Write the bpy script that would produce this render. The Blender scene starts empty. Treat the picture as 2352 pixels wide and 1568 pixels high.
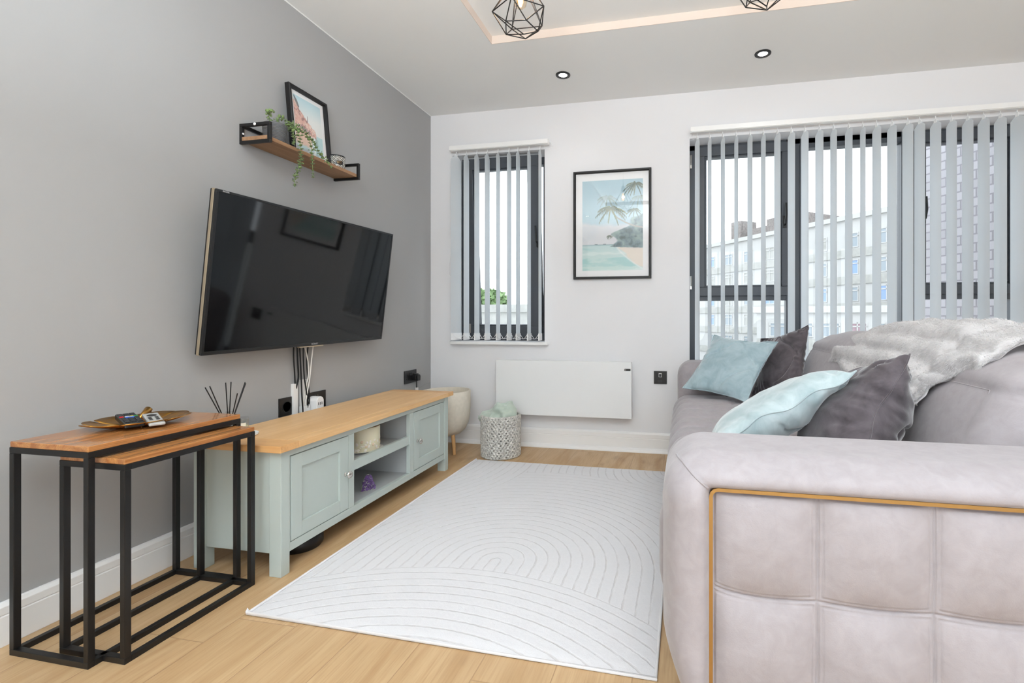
import bpy, math, random
import numpy as np
from mathutils import Vector, Matrix, noise, Euler
random.seed(7); np.random.seed(7)
SC = bpy.context.scene
COL = SC.collection
PI = math.pi

# ------------------------------------------------------------------ camera, sky, lights, exposure
F, CX, HY = 1102.0, 1350.0, 731.0          # focal length and principal point in pixels of a 2352x1568 frame
cd = bpy.data.cameras.new('camera'); cam = bpy.data.objects.new('camera', cd); COL.objects.link(cam)
cam.location = (0, 0, 0.90); cam.rotation_euler = (PI/2, 0, math.radians(11.44))
cd.sensor_width = 36; cd.lens = F/2352*36; cd.shift_x = (1176-CX)/2352; cd.shift_y = (HY-784)/2352
cd.clip_start = 0.02; cd.clip_end = 400
SC.camera = cam
w = bpy.data.worlds.new('world'); SC.world = w; w.use_nodes = True
bg = w.node_tree.nodes['Background']; bg.inputs[0].default_value = (0.86, 0.94, 1.0, 1); bg.inputs[1].default_value = 3.1
SC.view_settings.view_transform = 'Standard'; SC.view_settings.look = 'None'
SC.view_settings.gamma = 1; SC.view_settings.exposure = 0.0
SC.view_settings.use_curve_mapping = False
SC.cycles.use_denoising = True
SC.cycles.max_bounces = 10; SC.cycles.diffuse_bounces = 6; SC.cycles.transparent_max_bounces = 16
def portal(name, loc, rot, sx, sy):
    l = bpy.data.lights.new(name, 'AREA'); l.shape = 'RECTANGLE'; l.size = sx; l.size_y = sy
    l.cycles.is_portal = True
    o = bpy.data.objects.new(name, l); COL.objects.link(o); o.location = loc; o.rotation_euler = rot
    return o
dl = bpy.data.lights.new('added_rear_fill', 'AREA'); dl.shape = 'RECTANGLE'; dl.size = 3.3; dl.size_y = 2.0; dl.energy = 18; dl.color = (.86, .94, 1.0)  # added fill light behind the viewpoint; its rear window is made up
dlo = bpy.data.objects.new('added_rear_fill', dl); COL.objects.link(dlo); dlo.location = (1.25, -2.62, 1.15); dlo.rotation_euler = (PI/2, 0, 0)
# added fill light, unseen, bounced off the ceiling behind the viewpoint
bl = bpy.data.lights.new('added_ceiling_bounce', 'AREA'); bl.shape = 'SQUARE'; bl.size = 1.0; bl.energy = 172; bl.color = (.84, .94, 1.0)
blo = bpy.data.objects.new('added_ceiling_bounce', bl); COL.objects.link(blo); blo.location = (-.15, -.55, 1.5); blo.rotation_euler = (PI-.03, 0, 0)
portal('daylight_portal_small_window', (-1.32, 3.50, 1.42), (-PI/2, 0, 0), 0.7, 1.36)
portal('daylight_portal_large_window', (1.4, 3.50, 1.07), (-PI/2, 0, 0), 2.7, 2.05)

# ------------------------------------------------------------------ helpers
def lin(c):
    if isinstance(c, str): c = tuple(int(c[i:i+2], 16)/255 for i in (0, 2, 4))
    return tuple(((x/12.92) if x <= .04045 else ((x+.055)/1.055)**2.4) for x in c)
def mat(name, col, rough=.5, metal=0., bump=None, var=None, sheen=0., coat=0., spec=None, trans=0., emis=None):
    m = bpy.data.materials.new(name); m.use_nodes = True
    nt = m.node_tree; b = nt.nodes['Principled BSDF']
    c = lin(col); b.inputs['Base Color'].default_value = (*c, 1)
    b.inputs['Roughness'].default_value = rough; b.inputs['Metallic'].default_value = metal
    if spec is not None: b.inputs['Specular IOR Level'].default_value = spec
    if sheen: b.inputs['Sheen Weight'].default_value = sheen; b.inputs['Sheen Roughness'].default_value = .4
    if coat: b.inputs['Coat Weight'].default_value = coat; b.inputs['Coat Roughness'].default_value = .05
    if emis: b.inputs['Emission Color'].default_value = (*lin(emis[0]), 1); b.inputs['Emission Strength'].default_value = emis[1]
    tc = nt.nodes.new('ShaderNodeTexCoord')
    if var:     # (scale, amount, xyz stretch)
        mp = nt.nodes.new('ShaderNodeMapping'); mp.inputs['Scale'].default_value = var[2] if len(var) > 2 else (1, 1, 1)
        n = nt.nodes.new('ShaderNodeTexNoise'); n.inputs['Scale'].default_value = var[0]; n.inputs['Detail'].default_value = 4
        r = nt.nodes.new('ShaderNodeMapRange'); r.inputs[1].default_value = .3; r.inputs[2].default_value = .7
        r.inputs[3].default_value = 1-var[1]; r.inputs[4].default_value = 1+var[1]
        x = nt.nodes.new('ShaderNodeVectorMath'); x.operation = 'SCALE'; x.inputs[0].default_value = c
        nt.links.new(tc.outputs['Object'], mp.inputs[0]); nt.links.new(mp.outputs[0], n.inputs[0]); nt.links.new(n.outputs[0], r.inputs[0])
        nt.links.new(r.outputs[0], x.inputs['Scale']); nt.links.new(x.outputs[0], b.inputs['Base Color'])
    if bump:    # (scale, strength, distance)
        n = nt.nodes.new('ShaderNodeTexNoise'); n.inputs['Scale'].default_value = bump[0]; n.inputs['Detail'].default_value = 3
        k = nt.nodes.new('ShaderNodeBump'); k.inputs['Strength'].default_value = bump[1]; k.inputs['Distance'].default_value = bump[2]
        nt.links.new(tc.outputs['Object'], n.inputs[0]); nt.links.new(n.outputs[0], k.inputs['Height']); nt.links.new(k.outputs[0], b.inputs['Normal'])
    return m
class NT:                                   # tiny node-graph writer
    def __init__(s, m): s.nt = m.node_tree; s.b = s.nt.nodes['Principled BSDF']
    def n(s, t, **k):
        x = s.nt.nodes.new(t)
        for a, v in k.items(): setattr(x, a, v)
        return x
    def put(s, sock, v):
        if isinstance(v, bpy.types.NodeSocket): s.nt.links.new(v, sock)
        else: sock.default_value = v
    def m(s, op, a, b=0., c=0.):
        x = s.n('ShaderNodeMath', operation=op); s.put(x.inputs[0], a); s.put(x.inputs[1], b); s.put(x.inputs[2], c); return x.outputs[0]
    def mix(s, f, a, b):
        x = s.n('ShaderNodeMix', data_type='RGBA'); s.put(x.inputs[0], f)
        s.put(x.inputs[6], a if isinstance(a, bpy.types.NodeSocket) else (*a, 1)); s.put(x.inputs[7], b if isinstance(b, bpy.types.NodeSocket) else (*b, 1)); return x.outputs[2]
    def obj(s):
        t = s.n('ShaderNodeTexCoord'); q = s.n('ShaderNodeSeparateXYZ'); s.nt.links.new(t.outputs['Object'], q.inputs[0]); return t.outputs['Object'], q.outputs
    def comb(s, x, y, z):
        c = s.n('ShaderNodeCombineXYZ'); s.put(c.inputs[0], x); s.put(c.inputs[1], y); s.put(c.inputs[2], z); return c.outputs[0]
    def noise(s, vec, scale, detail=3, rough=.5, dist=0.):
        x = s.n('ShaderNodeTexNoise'); s.put(x.inputs['Vector'], vec); x.inputs['Scale'].default_value = scale
        x.inputs['Detail'].default_value = detail; x.inputs['Roughness'].default_value = rough; x.inputs['Distortion'].default_value = dist; return x.outputs[0]
    def ramp(s, f, lo, hi, a=0., b=1.):
        x = s.n('ShaderNodeMapRange'); s.put(x.inputs[0], f); x.inputs[1].default_value = lo; x.inputs[2].default_value = hi
        s.put(x.inputs[3], a); s.put(x.inputs[4], b); return x.outputs[0]
    def bump(s, h, strength, dist):
        x = s.n('ShaderNodeBump'); x.inputs['Strength'].default_value = strength; x.inputs['Distance'].default_value = dist
        s.put(x.inputs['Height'], h); s.nt.links.new(x.outputs[0], s.b.inputs['Normal'])

class MB:                                   # collects shapes in world (or local) coordinates, builds ONE mesh object
    def __init__(s, o=(0, 0, 0)): s.v = []; s.f = []; s.o = Vector(o)
    def add(s, vs, fs, M=None):
        b = len(s.v)
        for v in vs:
            v = Vector(v)
            if M is not None: v = M @ v
            s.v.append(v - s.o)
        s.f += [tuple(i+b for i in f) for f in fs]; return s
    def box(s, x0, x1, y0, y1, z0, z1, M=None):
        return s.add([(x, y, z) for x in (x0, x1) for y in (y0, y1) for z in (z0, z1)],
                     [(0, 1, 3, 2), (4, 6, 7, 5), (0, 4, 5, 1), (2, 3, 7, 6), (0, 2, 6, 4), (1, 5, 7, 3)], M)
    def tube(s, pts, r, n=8, closed=False, caps=True, M=None):
        pts = [Vector(p) for p in pts]; m = len(pts); vs = []; fs = []
        rr = r if hasattr(r, '__len__') else [r]*m
        up = None
        for i, p in enumerate(pts):
            a = pts[(i-1) % m] if (closed or i > 0) else p; c = pts[(i+1) % m] if (closed or i < m-1) else p
            t = (c-a).normalized()
            if up is None: up = t.orthogonal().normalized()
            up = (up - t*up.dot(t))
            up = up.normalized() if up.length > 1e-6 else t.orthogonal().normalized()
            sd = t.cross(up)
            for k in range(n):
                an = 2*PI*k/n; vs.append(p + (up*math.cos(an)+sd*math.sin(an))*rr[i])
        for i in range(m if closed else m-1):
            j = (i+1) % m
            for k in range(n): fs.append((i*n+k, i*n+(k+1) % n, j*n+(k+1) % n, j*n+k))
        if caps and not closed: fs.append(tuple(range(n-1, -1, -1))); fs.append(tuple((m-1)*n+k for k in range(n)))
        return s.add(vs, fs, M)
    def lathe(s, prof, c=(0, 0, 0), n=32, M=None, closed=False):
        vs = []; fs = []; m = len(prof)
        for (r, z) in prof:
            for k in range(n): a = 2*PI*k/n; vs.append((c[0]+r*math.cos(a), c[1]+r*math.sin(a), c[2]+z))
        for i in range(m if closed else m-1):
            j = (i+1) % m
            for k in range(n): fs.append((i*n+k, i*n+(k+1) % n, j*n+(k+1) % n, j*n+k))
        if not closed:
            fs.append(tuple(range(n-1, -1, -1))); fs.append(tuple((m-1)*n+k for k in range(n)))
        return s.add(vs, fs, M)
    def disc(s, c, r, n=12, M=None):
        return s.add([(c[0]+r*math.cos(2*PI*k/n), c[1]+r*math.sin(2*PI*k/n), c[2]) for k in range(n)], [tuple(range(n))], M)
    def prism(s, poly, z0, z1, M=None):     # polygon in xy extruded in z
        n = len(poly)
        return s.add([(x, y, z0) for x, y in poly]+[(x, y, z1) for x, y in poly],
                     [tuple(range(n-1, -1, -1)), tuple(range(n, 2*n))]+[(i, (i+1) % n, n+(i+1) % n, n+i) for i in range(n)], M)
    def build(s, name, m, parent=None, smooth=False, bevel=0., seg=2, label=None, loc=None):
        me = bpy.data.meshes.new(name); me.from_pydata([tuple(v) for v in s.v], [], s.f); me.validate()
        o = bpy.data.objects.new(name, me); COL.objects.link(o)
        if m: me.materials.append(m)
        if smooth: me.shade_smooth()
        if smooth == 'auto': me.set_sharp_from_angle(angle=math.radians(40))
        if bevel:
            b = o.modifiers.new('bevel', 'BEVEL'); b.width = bevel; b.segments = seg; b.limit_method = 'ANGLE'; b.angle_limit = math.radians(40)
        if parent: o.parent = parent
        elif s.o.length: o.location = s.o
        if label: o['label'] = label
        return o
def np_mesh(name, v, f, m, parent=None, smooth=True):
    me = bpy.data.meshes.new(name); me.from_pydata(np.asarray(v, float).tolist(), [], np.asarray(f).tolist())
    o = bpy.data.objects.new(name, me); COL.objects.link(o); me.materials.append(m)
    if smooth: me.shade_smooth()
    if parent: o.parent = parent
    return o
def thing(name, label, cat, loc=(0, 0, 0), rot=0., group=None):
    o = bpy.data.objects.new(name, None); COL.objects.link(o); o.empty_display_size = .05
    o.location = loc; o.rotation_euler = rot if hasattr(rot, '__len__') else (0, 0, rot)
    return tag(o, label, cat, group)
def tag(o, label, cat, group=None):
    o['label'] = label; o['category'] = cat
    if group: o['group'] = group
    return o
def struct(o): o['kind'] = 'structure'; return o
def kids(o): return [c for c in COL.objects if c.parent == o]
def copy_tree(o, parent=None):
    c = o.copy(); COL.objects.link(c)
    if parent: c.parent = parent
    for ch in kids(o): copy_tree(ch, c)
    return c
def TRS(loc, rot=(0, 0, 0), sc=(1, 1, 1)):
    return Matrix.Translation(loc) @ Euler(rot).to_matrix().to_4x4() @ Matrix.Diagonal((*sc, 1))

def blob(fn, nu, nv):
    vs = []; fs = []
    for j in range(nv+1):
        for i in range(nu):
            vs.append(fn(2*PI*i/nu, j/nv))
    for j in range(nv):
        for i in range(nu): fs.append((j*nu+i, j*nu+(i+1) % nu, (j+1)*nu+(i+1) % nu, (j+1)*nu+i))
    fs.append(tuple(range(nu-1, -1, -1))); fs.append(tuple(nv*nu+k for k in range(nu)))
    return vs, fs

# ------------------------------------------------------------------ materials
def wall_mat(name, col): return mat(name, col, .85, bump=(180, .05, .002), spec=.2)
M_wall = wall_mat('white_wall_paint', (.885, .88, .885))
M_grey = wall_mat('grey_wall_paint', (.648, .645, .642))
M_ceil = wall_mat('ceiling_paint', (.90, .90, .895))
M_trim = mat('white_gloss_trim', (.93, .925, .92), .35)
M_black = mat('black_metal', (.062, .058, .06), .45)
M_blackp = mat('black_plastic', (.09, .09, .095), .35)
M_white = mat('white_plastic', (.92, .92, .92), .35)
M_grp = mat('anthracite_frame', (.27, .285, .31), .4)
M_chrome = mat('brushed_steel', (.80, .79, .77), .22, 1.)
M_brass = mat('brass_trim', (.68, .545, .345), .36, 1.)
M_sage = mat('sage_grey_paint', (.70, .735, .715), .5, bump=(60, .08, .002))
M_inside = mat('grey_cabinet_interior', (.66, .665, .665), .6)

def glass(name, tint=(1, 1, 1), refl=1.0):
    m = bpy.data.materials.new(name); m.use_nodes = True; nt = m.node_tree; nt.nodes.clear()
    out = nt.nodes.new('ShaderNodeOutputMaterial'); t = nt.nodes.new('ShaderNodeBsdfTransparent'); g = nt.nodes.new('ShaderNodeBsdfGlossy')
    g.inputs['Roughness'].default_value = .02; t.inputs[0].default_value = (*tint, 1)
    fr = nt.nodes.new('ShaderNodeLayerWeight'); fr.inputs[0].default_value = .5
    pw = nt.nodes.new('ShaderNodeMath'); pw.operation = 'POWER'; pw.inputs[1].default_value = 5
    mu = nt.nodes.new('ShaderNodeMath'); mu.operation = 'MULTIPLY_ADD'; mu.inputs[1].default_value = .9; mu.inputs[2].default_value = .028*refl
    mx = nt.nodes.new('ShaderNodeMixShader')
    nt.links.new(fr.outputs['Facing'], pw.inputs[0]); nt.links.new(pw.outputs[0], mu.inputs[0]); nt.links.new(mu.outputs[0], mx.inputs[0]); nt.links.new(t.outputs[0], mx.inputs[1]); nt.links.new(g.outputs[0], mx.inputs[2]); nt.links.new(mx.outputs[0], out.inputs[0])
    return m
M_glass = glass('window_glass'); M_pglass = glass('picture_glass', refl=1.9)
M_jar = glass('jar_glass', (.93, .94, .94), 2.)

def wood(name, c1, c2, c3, axis=1, scale=1., rough=.4, coat=0., pores=.25, parquet=0.):
    m = mat(name, c1, rough, coat=coat); g = NT(m); v, q = g.obj()
    st = [6., 6., 6.]; st[axis] = .45
    mp = g.n('ShaderNodeMapping'); mp.inputs['Scale'].default_value = [x*scale for x in st]; g.nt.links.new(v, mp.inputs[0])
    a = g.noise(mp.outputs[0], 2.2, 4, .55, 1.6)
    st2 = [90., 90., 90.]; st2[axis] = 3.
    mp2 = g.n('ShaderNodeMapping'); mp2.inputs['Scale'].default_value = [x*scale for x in st2]; g.nt.links.new(v, mp2.inputs[0])
    b = g.noise(mp2.outputs[0], 2., 2, .6)
    col = g.mix(g.ramp(a, .34, .66), lin(c1), lin(c2))
    col = g.mix(g.m('MULTIPLY', g.ramp(b, .45, .75), pores), col, lin(c3))
    g.nt.links.new(col, g.b.inputs['Base Color']); g.bump(b, .1, .001)
    return m
M_oak = wood('golden_oak', (.90, .735, .53), (.85, .67, .455), (.70, .50, .30), 1, 1., .38)
M_oakx = wood('golden_oak_end', (.87, .68, .46), (.81, .61, .39), (.66, .45, .26), 0, 1., .38)
M_acacia = wood('acacia_wood', (.77, .54, .32), (.63, .40, .215), (.40, .23, .11), 1, 1.7, .25, .4, .5)
M_shelfw = wood('rustic_shelf_wood', (.66, .51, .38), (.56, .42, .30), (.38, .26, .18), 1, 1.5, .6)
M_beech = wood('pale_beech', (.86, .68, .47), (.80, .61, .39), (.7, .5, .3), 2, 1., .45)

# ------------------------------------------------------------------ floor planks
def floor_mat():
    m = mat('oak_plank_floor', (.75, .62, .47), .42); g = NT(m); v, q = g.obj(); x, y = q[0], q[1]
    W, Ln = .197, 1.35
    fx = g.m('DIVIDE', g.m('ADD', x, .326+.197*20), W); ix = g.m('FLOOR', fx); tx = g.m('FRACT', fx)
    r = g.m('FRACT', g.m('MULTIPLY', g.m('SINE', g.m('MULTIPLY', ix, 12.9898)), 43758.5))
    fy = g.m('ADD', g.m('DIVIDE', y, Ln), g.m('MULTIPLY', r, 7.)); iy = g.m('FLOOR', fy); ty = g.m('FRACT', fy)
    r2 = g.m('FRACT', g.m('MULTIPLY', g.m('SINE', g.m('ADD', g.m('MULTIPLY', ix, 78.233), g.m('MULTIPLY', iy, 37.719))), 9631.7))
    off = g.m('MULTIPLY', r2, 31.)
    vec = g.comb(g.m('MULTIPLY', x, 5.5), g.m('MULTIPLY', y, .75), off)
    a = g.noise(vec, 1.7, 5, .55, 1.3)
    vec2 = g.comb(g.m('MULTIPLY', x, 120.), g.m('MULTIPLY', y, 5.), off); b = g.noise(vec2, 1.5, 3, .6)
    vec3 = g.comb(g.m('MULTIPLY', x, 5.), g.m('MULTIPLY', y, 1.6), off); k = g.noise(vec3, 1.6, 2, .5, .4)
    col = g.mix(g.ramp(a, .33, .68), lin((.785, .665, .51)), lin((.695, .56, .405)))
    col = g.mix(g.m('MULTIPLY', g.ramp(b, .46, .75), .42), col, lin((.60, .46, .31)))
    col = g.mix(g.m('MULTIPLY', g.ramp(k, .64, .78), .55), col, lin((.46, .34, .225)))
    col = g.mix(g.ramp(r2, 0, 1, 0., .28), col, lin((.70, .56, .39)))
    ex = g.m('MINIMUM', tx, g.m('SUBTRACT', 1., tx)); ey = g.m('MINIMUM', ty, g.m('SUBTRACT', 1., ty))
    e = g.m('MINIMUM', g.m('MULTIPLY', ex, W), g.m('MULTIPLY', ey, Ln)); gap = g.ramp(e, .0004, .0022)
    col = g.mix(g.ramp(gap, 0, 1, .45, 1.), lin((.56, .43, .30)), col)
    g.nt.links.new(col, g.b.inputs['Base Color'])
    h = g.m('ADD', g.m('MULTIPLY', gap, .6), g.m('MULTIPLY', b, .15)); g.bump(h, .35, .002)
    g.put(g.b.inputs['Roughness'], g.ramp(a, .3, .7, .36, .5))
    return m
XL, YB, XR, YF, H = -1.848, 3.258, 3.25, -2.6, 2.40
fl = MB().box(XL-.1, XR+.1, YF, YB+.3, -.12, 0).build('floor', floor_mat()); struct(fl)

# ------------------------------------------------------------------ room shell
def rect_wall(name, m, x0, x1, z0, z1, y0, y1, holes):      # wall in the xz plane with rectangular openings
    xs = sorted({x0, x1, *[h[0] for h in holes], *[h[1] for h in holes]}); zs = sorted({z0, z1, *[h[2] for h in holes], *[h[3] for h in holes]})
    b = MB()
    for i in range(len(xs)-1):
        for j in range(len(zs)-1):
            cx, cz = (xs[i]+xs[i+1])/2, (zs[j]+zs[j+1])/2
            if not any(h[0] < cx < h[1] and h[2] < cz < h[3] for h in holes): b.box(xs[i], xs[i+1], y0, y1, zs[j], zs[j+1])
    return struct(b.build(name, m))
W1 = (-1.672, -.970, .735, 2.093); W2 = (.031, 2.66, .05, 2.093)
rect_wall('wall_back', M_wall, XL-.1, XR+.1, 0, H+.15, YB, YB+.215, [W1, W2])
struct(MB().box(XL-.1, XL, YF, YB, 0, H+.15).build('wall_left', M_grey))
struct(MB().box(XR, XR+.1, YF, YB, 0, H+.15).build('wall_right', M_wall))
rect_wall('wall_rear', M_wall, XL-.1, XR+.1, 0, H+.15, YF-.1, YF, [(-.45, 2.95, .12, 2.18)])  # opening made up to admit the added rear fill
# ceiling with a shallow raised tray
rx0, rx1, ry0, ry1, rz = -1.037, 1.85, .15, 2.470, .042
cb = MB()
for a in ((XL-.1, rx0, YF, YB+.1), (rx1, XR+.1, YF, YB+.1), (rx0, rx1, ry1, YB+.1), (rx0, rx1, YF, ry0)): cb.box(a[0], a[1], a[2], a[3], H, H+.12)
cb.box(rx0-.01, rx1+.01, ry0-.01, ry1+.01, H+rz, H+.12)
struct(cb.build('ceiling', M_ceil))
M_edgeglow = mat('painted_bulb_glow', (.86, .80, .755), .7)  # warm bulb glow on the tray sides, put into the colour
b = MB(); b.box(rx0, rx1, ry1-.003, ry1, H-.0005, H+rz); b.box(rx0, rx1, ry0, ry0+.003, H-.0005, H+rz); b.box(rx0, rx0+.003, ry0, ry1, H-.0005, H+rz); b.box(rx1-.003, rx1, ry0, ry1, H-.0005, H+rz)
struct(b.build('tray_edge_glow_tint', M_edgeglow))
# rough bead of paint where the grey wall meets the ceiling
b = MB(); pts = []
for i in range(140):
    y = YF+i*(YB-YF)/139; pts.append((XL+.001, y, H-.001))
b.tube(pts, [.0035+.003*abs(noise.noise((i*.35, 0, 0))) for i in range(140)], 6)
struct(b.build('trim_1', M_ceil))
# skirting boards: wide flat board with a groove line near the top, bevelled upper edge and a quadrant bead on the back wall
def skirt(name, prof, p0, p1, nrm):
    p0, p1, nrm = Vector(p0), Vector(p1), Vector(nrm); vs = [p+nrm*d+Vector((0, 0, z)) for p in (p0, p1) for d, z in prof]; n = len(prof)
    b = MB(); b.add(vs, [(i, (i+1) % n, n+(i+1) % n, n+i) for i in range(n)]+[tuple(range(n)), tuple(range(2*n-1, n-1, -1))])
    return struct(b.build(name, M_trim, bevel=.0008, seg=1))
pr = [(0, 0), (.018, 0), (.018, .082), (.0155, .0835), (.0155, .0855), (.018, .087), (.018, .108), (.010, .1165), (.006, .1185), (0, .1185)]
skirt('baseboard_left', pr, (XL, YF, 0), (XL, YB, 0), (1, 0, 0))
pr2 = [(0, 0), (.018, 0), (.018, .088), (.0155, .0895), (.0155, .0915), (.018, .093), (.018, .118), (.010, .128), (.005, .130), (0, .130)]
skirt('baseboard_back', pr2, (XL+.018, YB, 0), (.028, YB, 0), (0, -1, 0))
q = [(.018, 0)]+[(.018+.026*math.cos(a*PI/12), .026*math.sin(a*PI/12)) for a in range(7)]
skirt('trim_2', q, (XL+.018, YB, 0), (.028, YB, 0), (0, -1, 0))

# ------------------------------------------------------------------ windows
def ring(b, x0, x1, z0, z1, y0, y1, w, wz=None, M=None, step=True):
    wz = wz or w
    b.box(x0, x1, y0, y1, z0, z0+wz, M); b.box(x0, x1, y0, y1, z1-wz, z1, M)
    b.box(x0, x0+w, y0, y1, z0+wz, z1-wz, M); b.box(x1-w, x1, y0, y1, z0+wz, z1-wz, M)
    if step:
        e = .012
        b.box(x0+w, x1-w, y0+.012, y1, z0+wz, z0+wz+e, M); b.box(x0+w, x1-w, y0+.012, y1, z1-wz-e, z1-wz, M)
        b.box(x0+w, x0+w+e, y0+.012, y1, z0+wz+e, z1-wz-e, M); b.box(x1-w-e, x1-w, y0+.012, y1, z0+wz+e, z1-wz-e, M)
YG = 3.40
w1 = struct(thing('window_1', 'narrow window left of the beach picture with its tilt sash ajar', 'window', (W1[0], YG, W1[2]))); O = w1.location
b = MB(O); ring(b, W1[0], W1[1], W1[2], W1[3], YG+.01, YG+.07, .055, step=False); b.build('window_frame', M_grp, w1, bevel=.002)
T1 = Matrix.Translation((0, YG, .80)) @ Matrix.Rotation(math.radians(4.6), 4, 'X') @ Matrix.Translation((0, -YG, -.80))
b = MB(O); ring(b, -1.612, -1.028, .765, 2.075, YG-.012, YG+.045, .078, M=T1)
sh = b.build('sash', M_grp, w1, bevel=.002)
b = MB(O); b.box(-1.53, -1.11, YG+.015, YG+.02, .848, 1.992, T1); b.build('glass', M_glass, sh)
b = MB(O); b.box(-1.052, -1.042, YG-.028, YG-.012, 1.42, 1.46, T1); b.tube([T1@Vector((-1.047, YG-.03, 1.45)), T1@Vector((-1.047, YG-.04, 1.46)), T1@Vector((-1.05, YG-.045, 1.57))], .006, 8); b.build('handle', M_black, sh)
b = MB(O); b.box(-1.600, -1.585, YG-.02, YG+.01, .79, .86); b.build('hinge', M_chrome, w1)
b = MB(O); b.box(W1[0]-.0, W1[1]+.032, YB-.045, YG+.01, .713, .7345); b.build('window_sill', M_trim, w1, bevel=.003)

w2 = struct(thing('window_2', 'wide full height window behind the sofa with dark frames', 'window', (W2[0], YG, W2[2]))); O = w2.location
b = MB(O)
b.box(W2[0], .100, YG, YG+.07, W2[2], W2[3]); b.box(W2[0], W2[1], YG, YG+.07, W2[3]-.035, W2[3]+.0); b.box(W2[0], W2[1], YG, YG+.07, W2[2], W2[2]+.06)
b.box(.663, .752, YG, YG+.07, W2[2], W2[3]); b.box(1.356, 1.440, YG, YG+.07, W2[2], W2[3]); b.box(1.975, 2.07, YG, YG+.07, W2[2], W2[3]); b.box(2.58, W2[1], YG, YG+.07, W2[2], W2[3])
b.box(.752, 1.356, YG, YG+.07, 2.028, W2[3]); b.box(.10, .663, YG+.0, YG+.07, 1.022, 1.060); b.box(1.44, 1.975, YG, YG+.07, 1.022, 1.060)
b.box(.745, .757, YG-.006, YG, W2[2], 2.05)
b.build('window_frame', M_grp, w2, bevel=.002)
for (a, c_) in ((.098, .668), (1.495-.05, 1.975+.005)):
    b = MB(O); ring(b, a, c_, 1.052, 2.072, YG-.022, YG+.04, .036, .062); s_ = b.build('sash', M_grp, w2, bevel=.003)
    b = MB(O); b.box(a+.045, c_-.045, YG+.015, YG+.02, 1.12, 2.0); b.build('glass', M_glass, s_)
    hx = c_-.02 if a < 1 else a+.026
    b = MB(O); b.box(hx-.012, hx+.012, YG-.03, YG-.022, 1.50, 1.58); b.tube([(hx, YG-.03, 1.52), (hx, YG-.05, 1.525), (hx+.006, YG-.055, 1.58), (hx+.004, YG-.05, 1.66)], .0075, 8); b.build('handle', M_black, s_, bevel=.001)
for (a, c_, z0, z1) in ((.10, .663, .11, 1.022), (.752, 1.356, .11, 2.028), (1.44, 1.975, .11, 1.022), (2.07, 2.58, .11, 2.05)):
    b = MB(O); b.box(a, c_, YG+.03, YG+.036, z0, z1); b.build('glass', M_glass, w2)
for z in (1.93, 1.10):
    b = MB(O); b.box(.036, .046, YG-.03, YG, z, z+.09); b.tube([(.043, YG-.03, z+.02), (.043, YG-.03, z+.09)], .005, 8); b.build('hinge', M_chrome, w2)

# ------------------------------------------------------------------ vertical blinds
def vane_mat():
    m = mat('blind_fabric', (.90, .91, .915), .9, bump=(500, .1, .0006)); nt = m.node_tree; b = nt.nodes['Principled BSDF']
    b.inputs['Specular IOR Level'].default_value = .1
    t = nt.nodes.new('ShaderNodeBsdfTranslucent'); t.inputs[0].default_value = (*lin((.90, .925, .945)), 1)
    mx = nt.nodes.new('ShaderNodeMixShader'); mx.inputs[0].default_value = .50
    out = [n for n in nt.nodes if n.type == 'OUTPUT_MATERIAL'][0]
    nt.links.new(b.outputs[0], mx.inputs[1]); nt.links.new(t.outputs[0], mx.inputs[2]); nt.links.new(mx.outputs[0], out.inputs[0])
    return m
M_vane = vane_mat(); M_chain = mat('white_chain', (.93, .93, .93), .4)
def vane_parts(zt, zb):         # local frame: width along y, hanging from the origin at (0,0,zt)
    hw = .0445; c = .022
    xs = [(-hw, .0), (-hw*.5, .0016), (0, .0022), (hw*.5, .0016), (hw, 0)]
    top = {-hw: zt-.034, -hw*.5: zt-.014, 0: zt, hw*.5: zt-.014, hw: zt-.034}
    b = MB()
    for k, th in enumerate((0, -.0007)):
        pass
    n = len(xs)
    fr = [(x, y, top[y]) for y, x in xs]+[(x, y, zb) for y, x in xs]      # a single sheet of cloth
    b.add(fr, [(i, i+1, n+i+1, n+i) for i in range(n-1)])
    hk = MB(); hk.box(-.002, .002, -.011, .011, zt-.016, zt+.004); hk.tube([(0, -.010, zt+.002), (0, 0, zt+.014), (0, .010, zt+.002)], .0013, 6); hk.box(-.002, .002, -.002, .002, zt+.01, zt+.03)
    wt = MB(); wt.box(-.0022, .0038, -hw-.0015, hw+.0015, zb-.003, zb+.045)
    return b, hk, wt
def blind(name, label, x0, x1, zr, vanes, zb, chain_side):
    r = thing(name, label, 'blind', (x0, YB-.045, 0)); O = r.location
    b = MB(O); b.box(x0, x1, YB-.088, YB-.050, zr-.031, zr); b.box(x0+.002, x1-.002, YB-.083, YB-.055, zr-.034, zr-.031)
    hr = b.build('headrail', M_trim, r, bevel=.002)
    for bx in np.linspace(x0+.03, x1-.04, max(2, int((x1-x0)/.75)+1)):
        b = MB(O); b.box(bx-.014, bx+.014, YB-.07, YB, zr-.0, zr+.003); b.box(bx-.014, bx+.014, YB-.002, YB, zr-.03, zr+.018); b.tube([(bx, YB-.001, zr+.010), (bx, YB-.005, zr+.010)], .003, 8); b.build('bracket', M_white, r)
    zt = zr-.058
    v0 = None
    for i, (ang, x) in enumerate(vanes):
        if v0 is None:
            p, hk, wt = vane_parts(zt, zb); v0 = p.build('vane', M_vane, r, smooth='auto'); hk.build('hook', M_white, v0); wt.build('bottom_weight', M_white, v0)
            v = v0
        else: v = copy_tree(v0, r)
        v.location = (x-x0, YB-.053-(YB-.045), 0); v.rotation_euler = (0, 0, math.radians(-ang))
    return r, O
va1 = [(28, -1.618), (0, -1.538), (-1, -1.457), (0, -1.378), (-4, -1.296), (-1, -1.214), (-1, -1.148), (-2, -1.067), (-3, -.987)]
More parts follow.
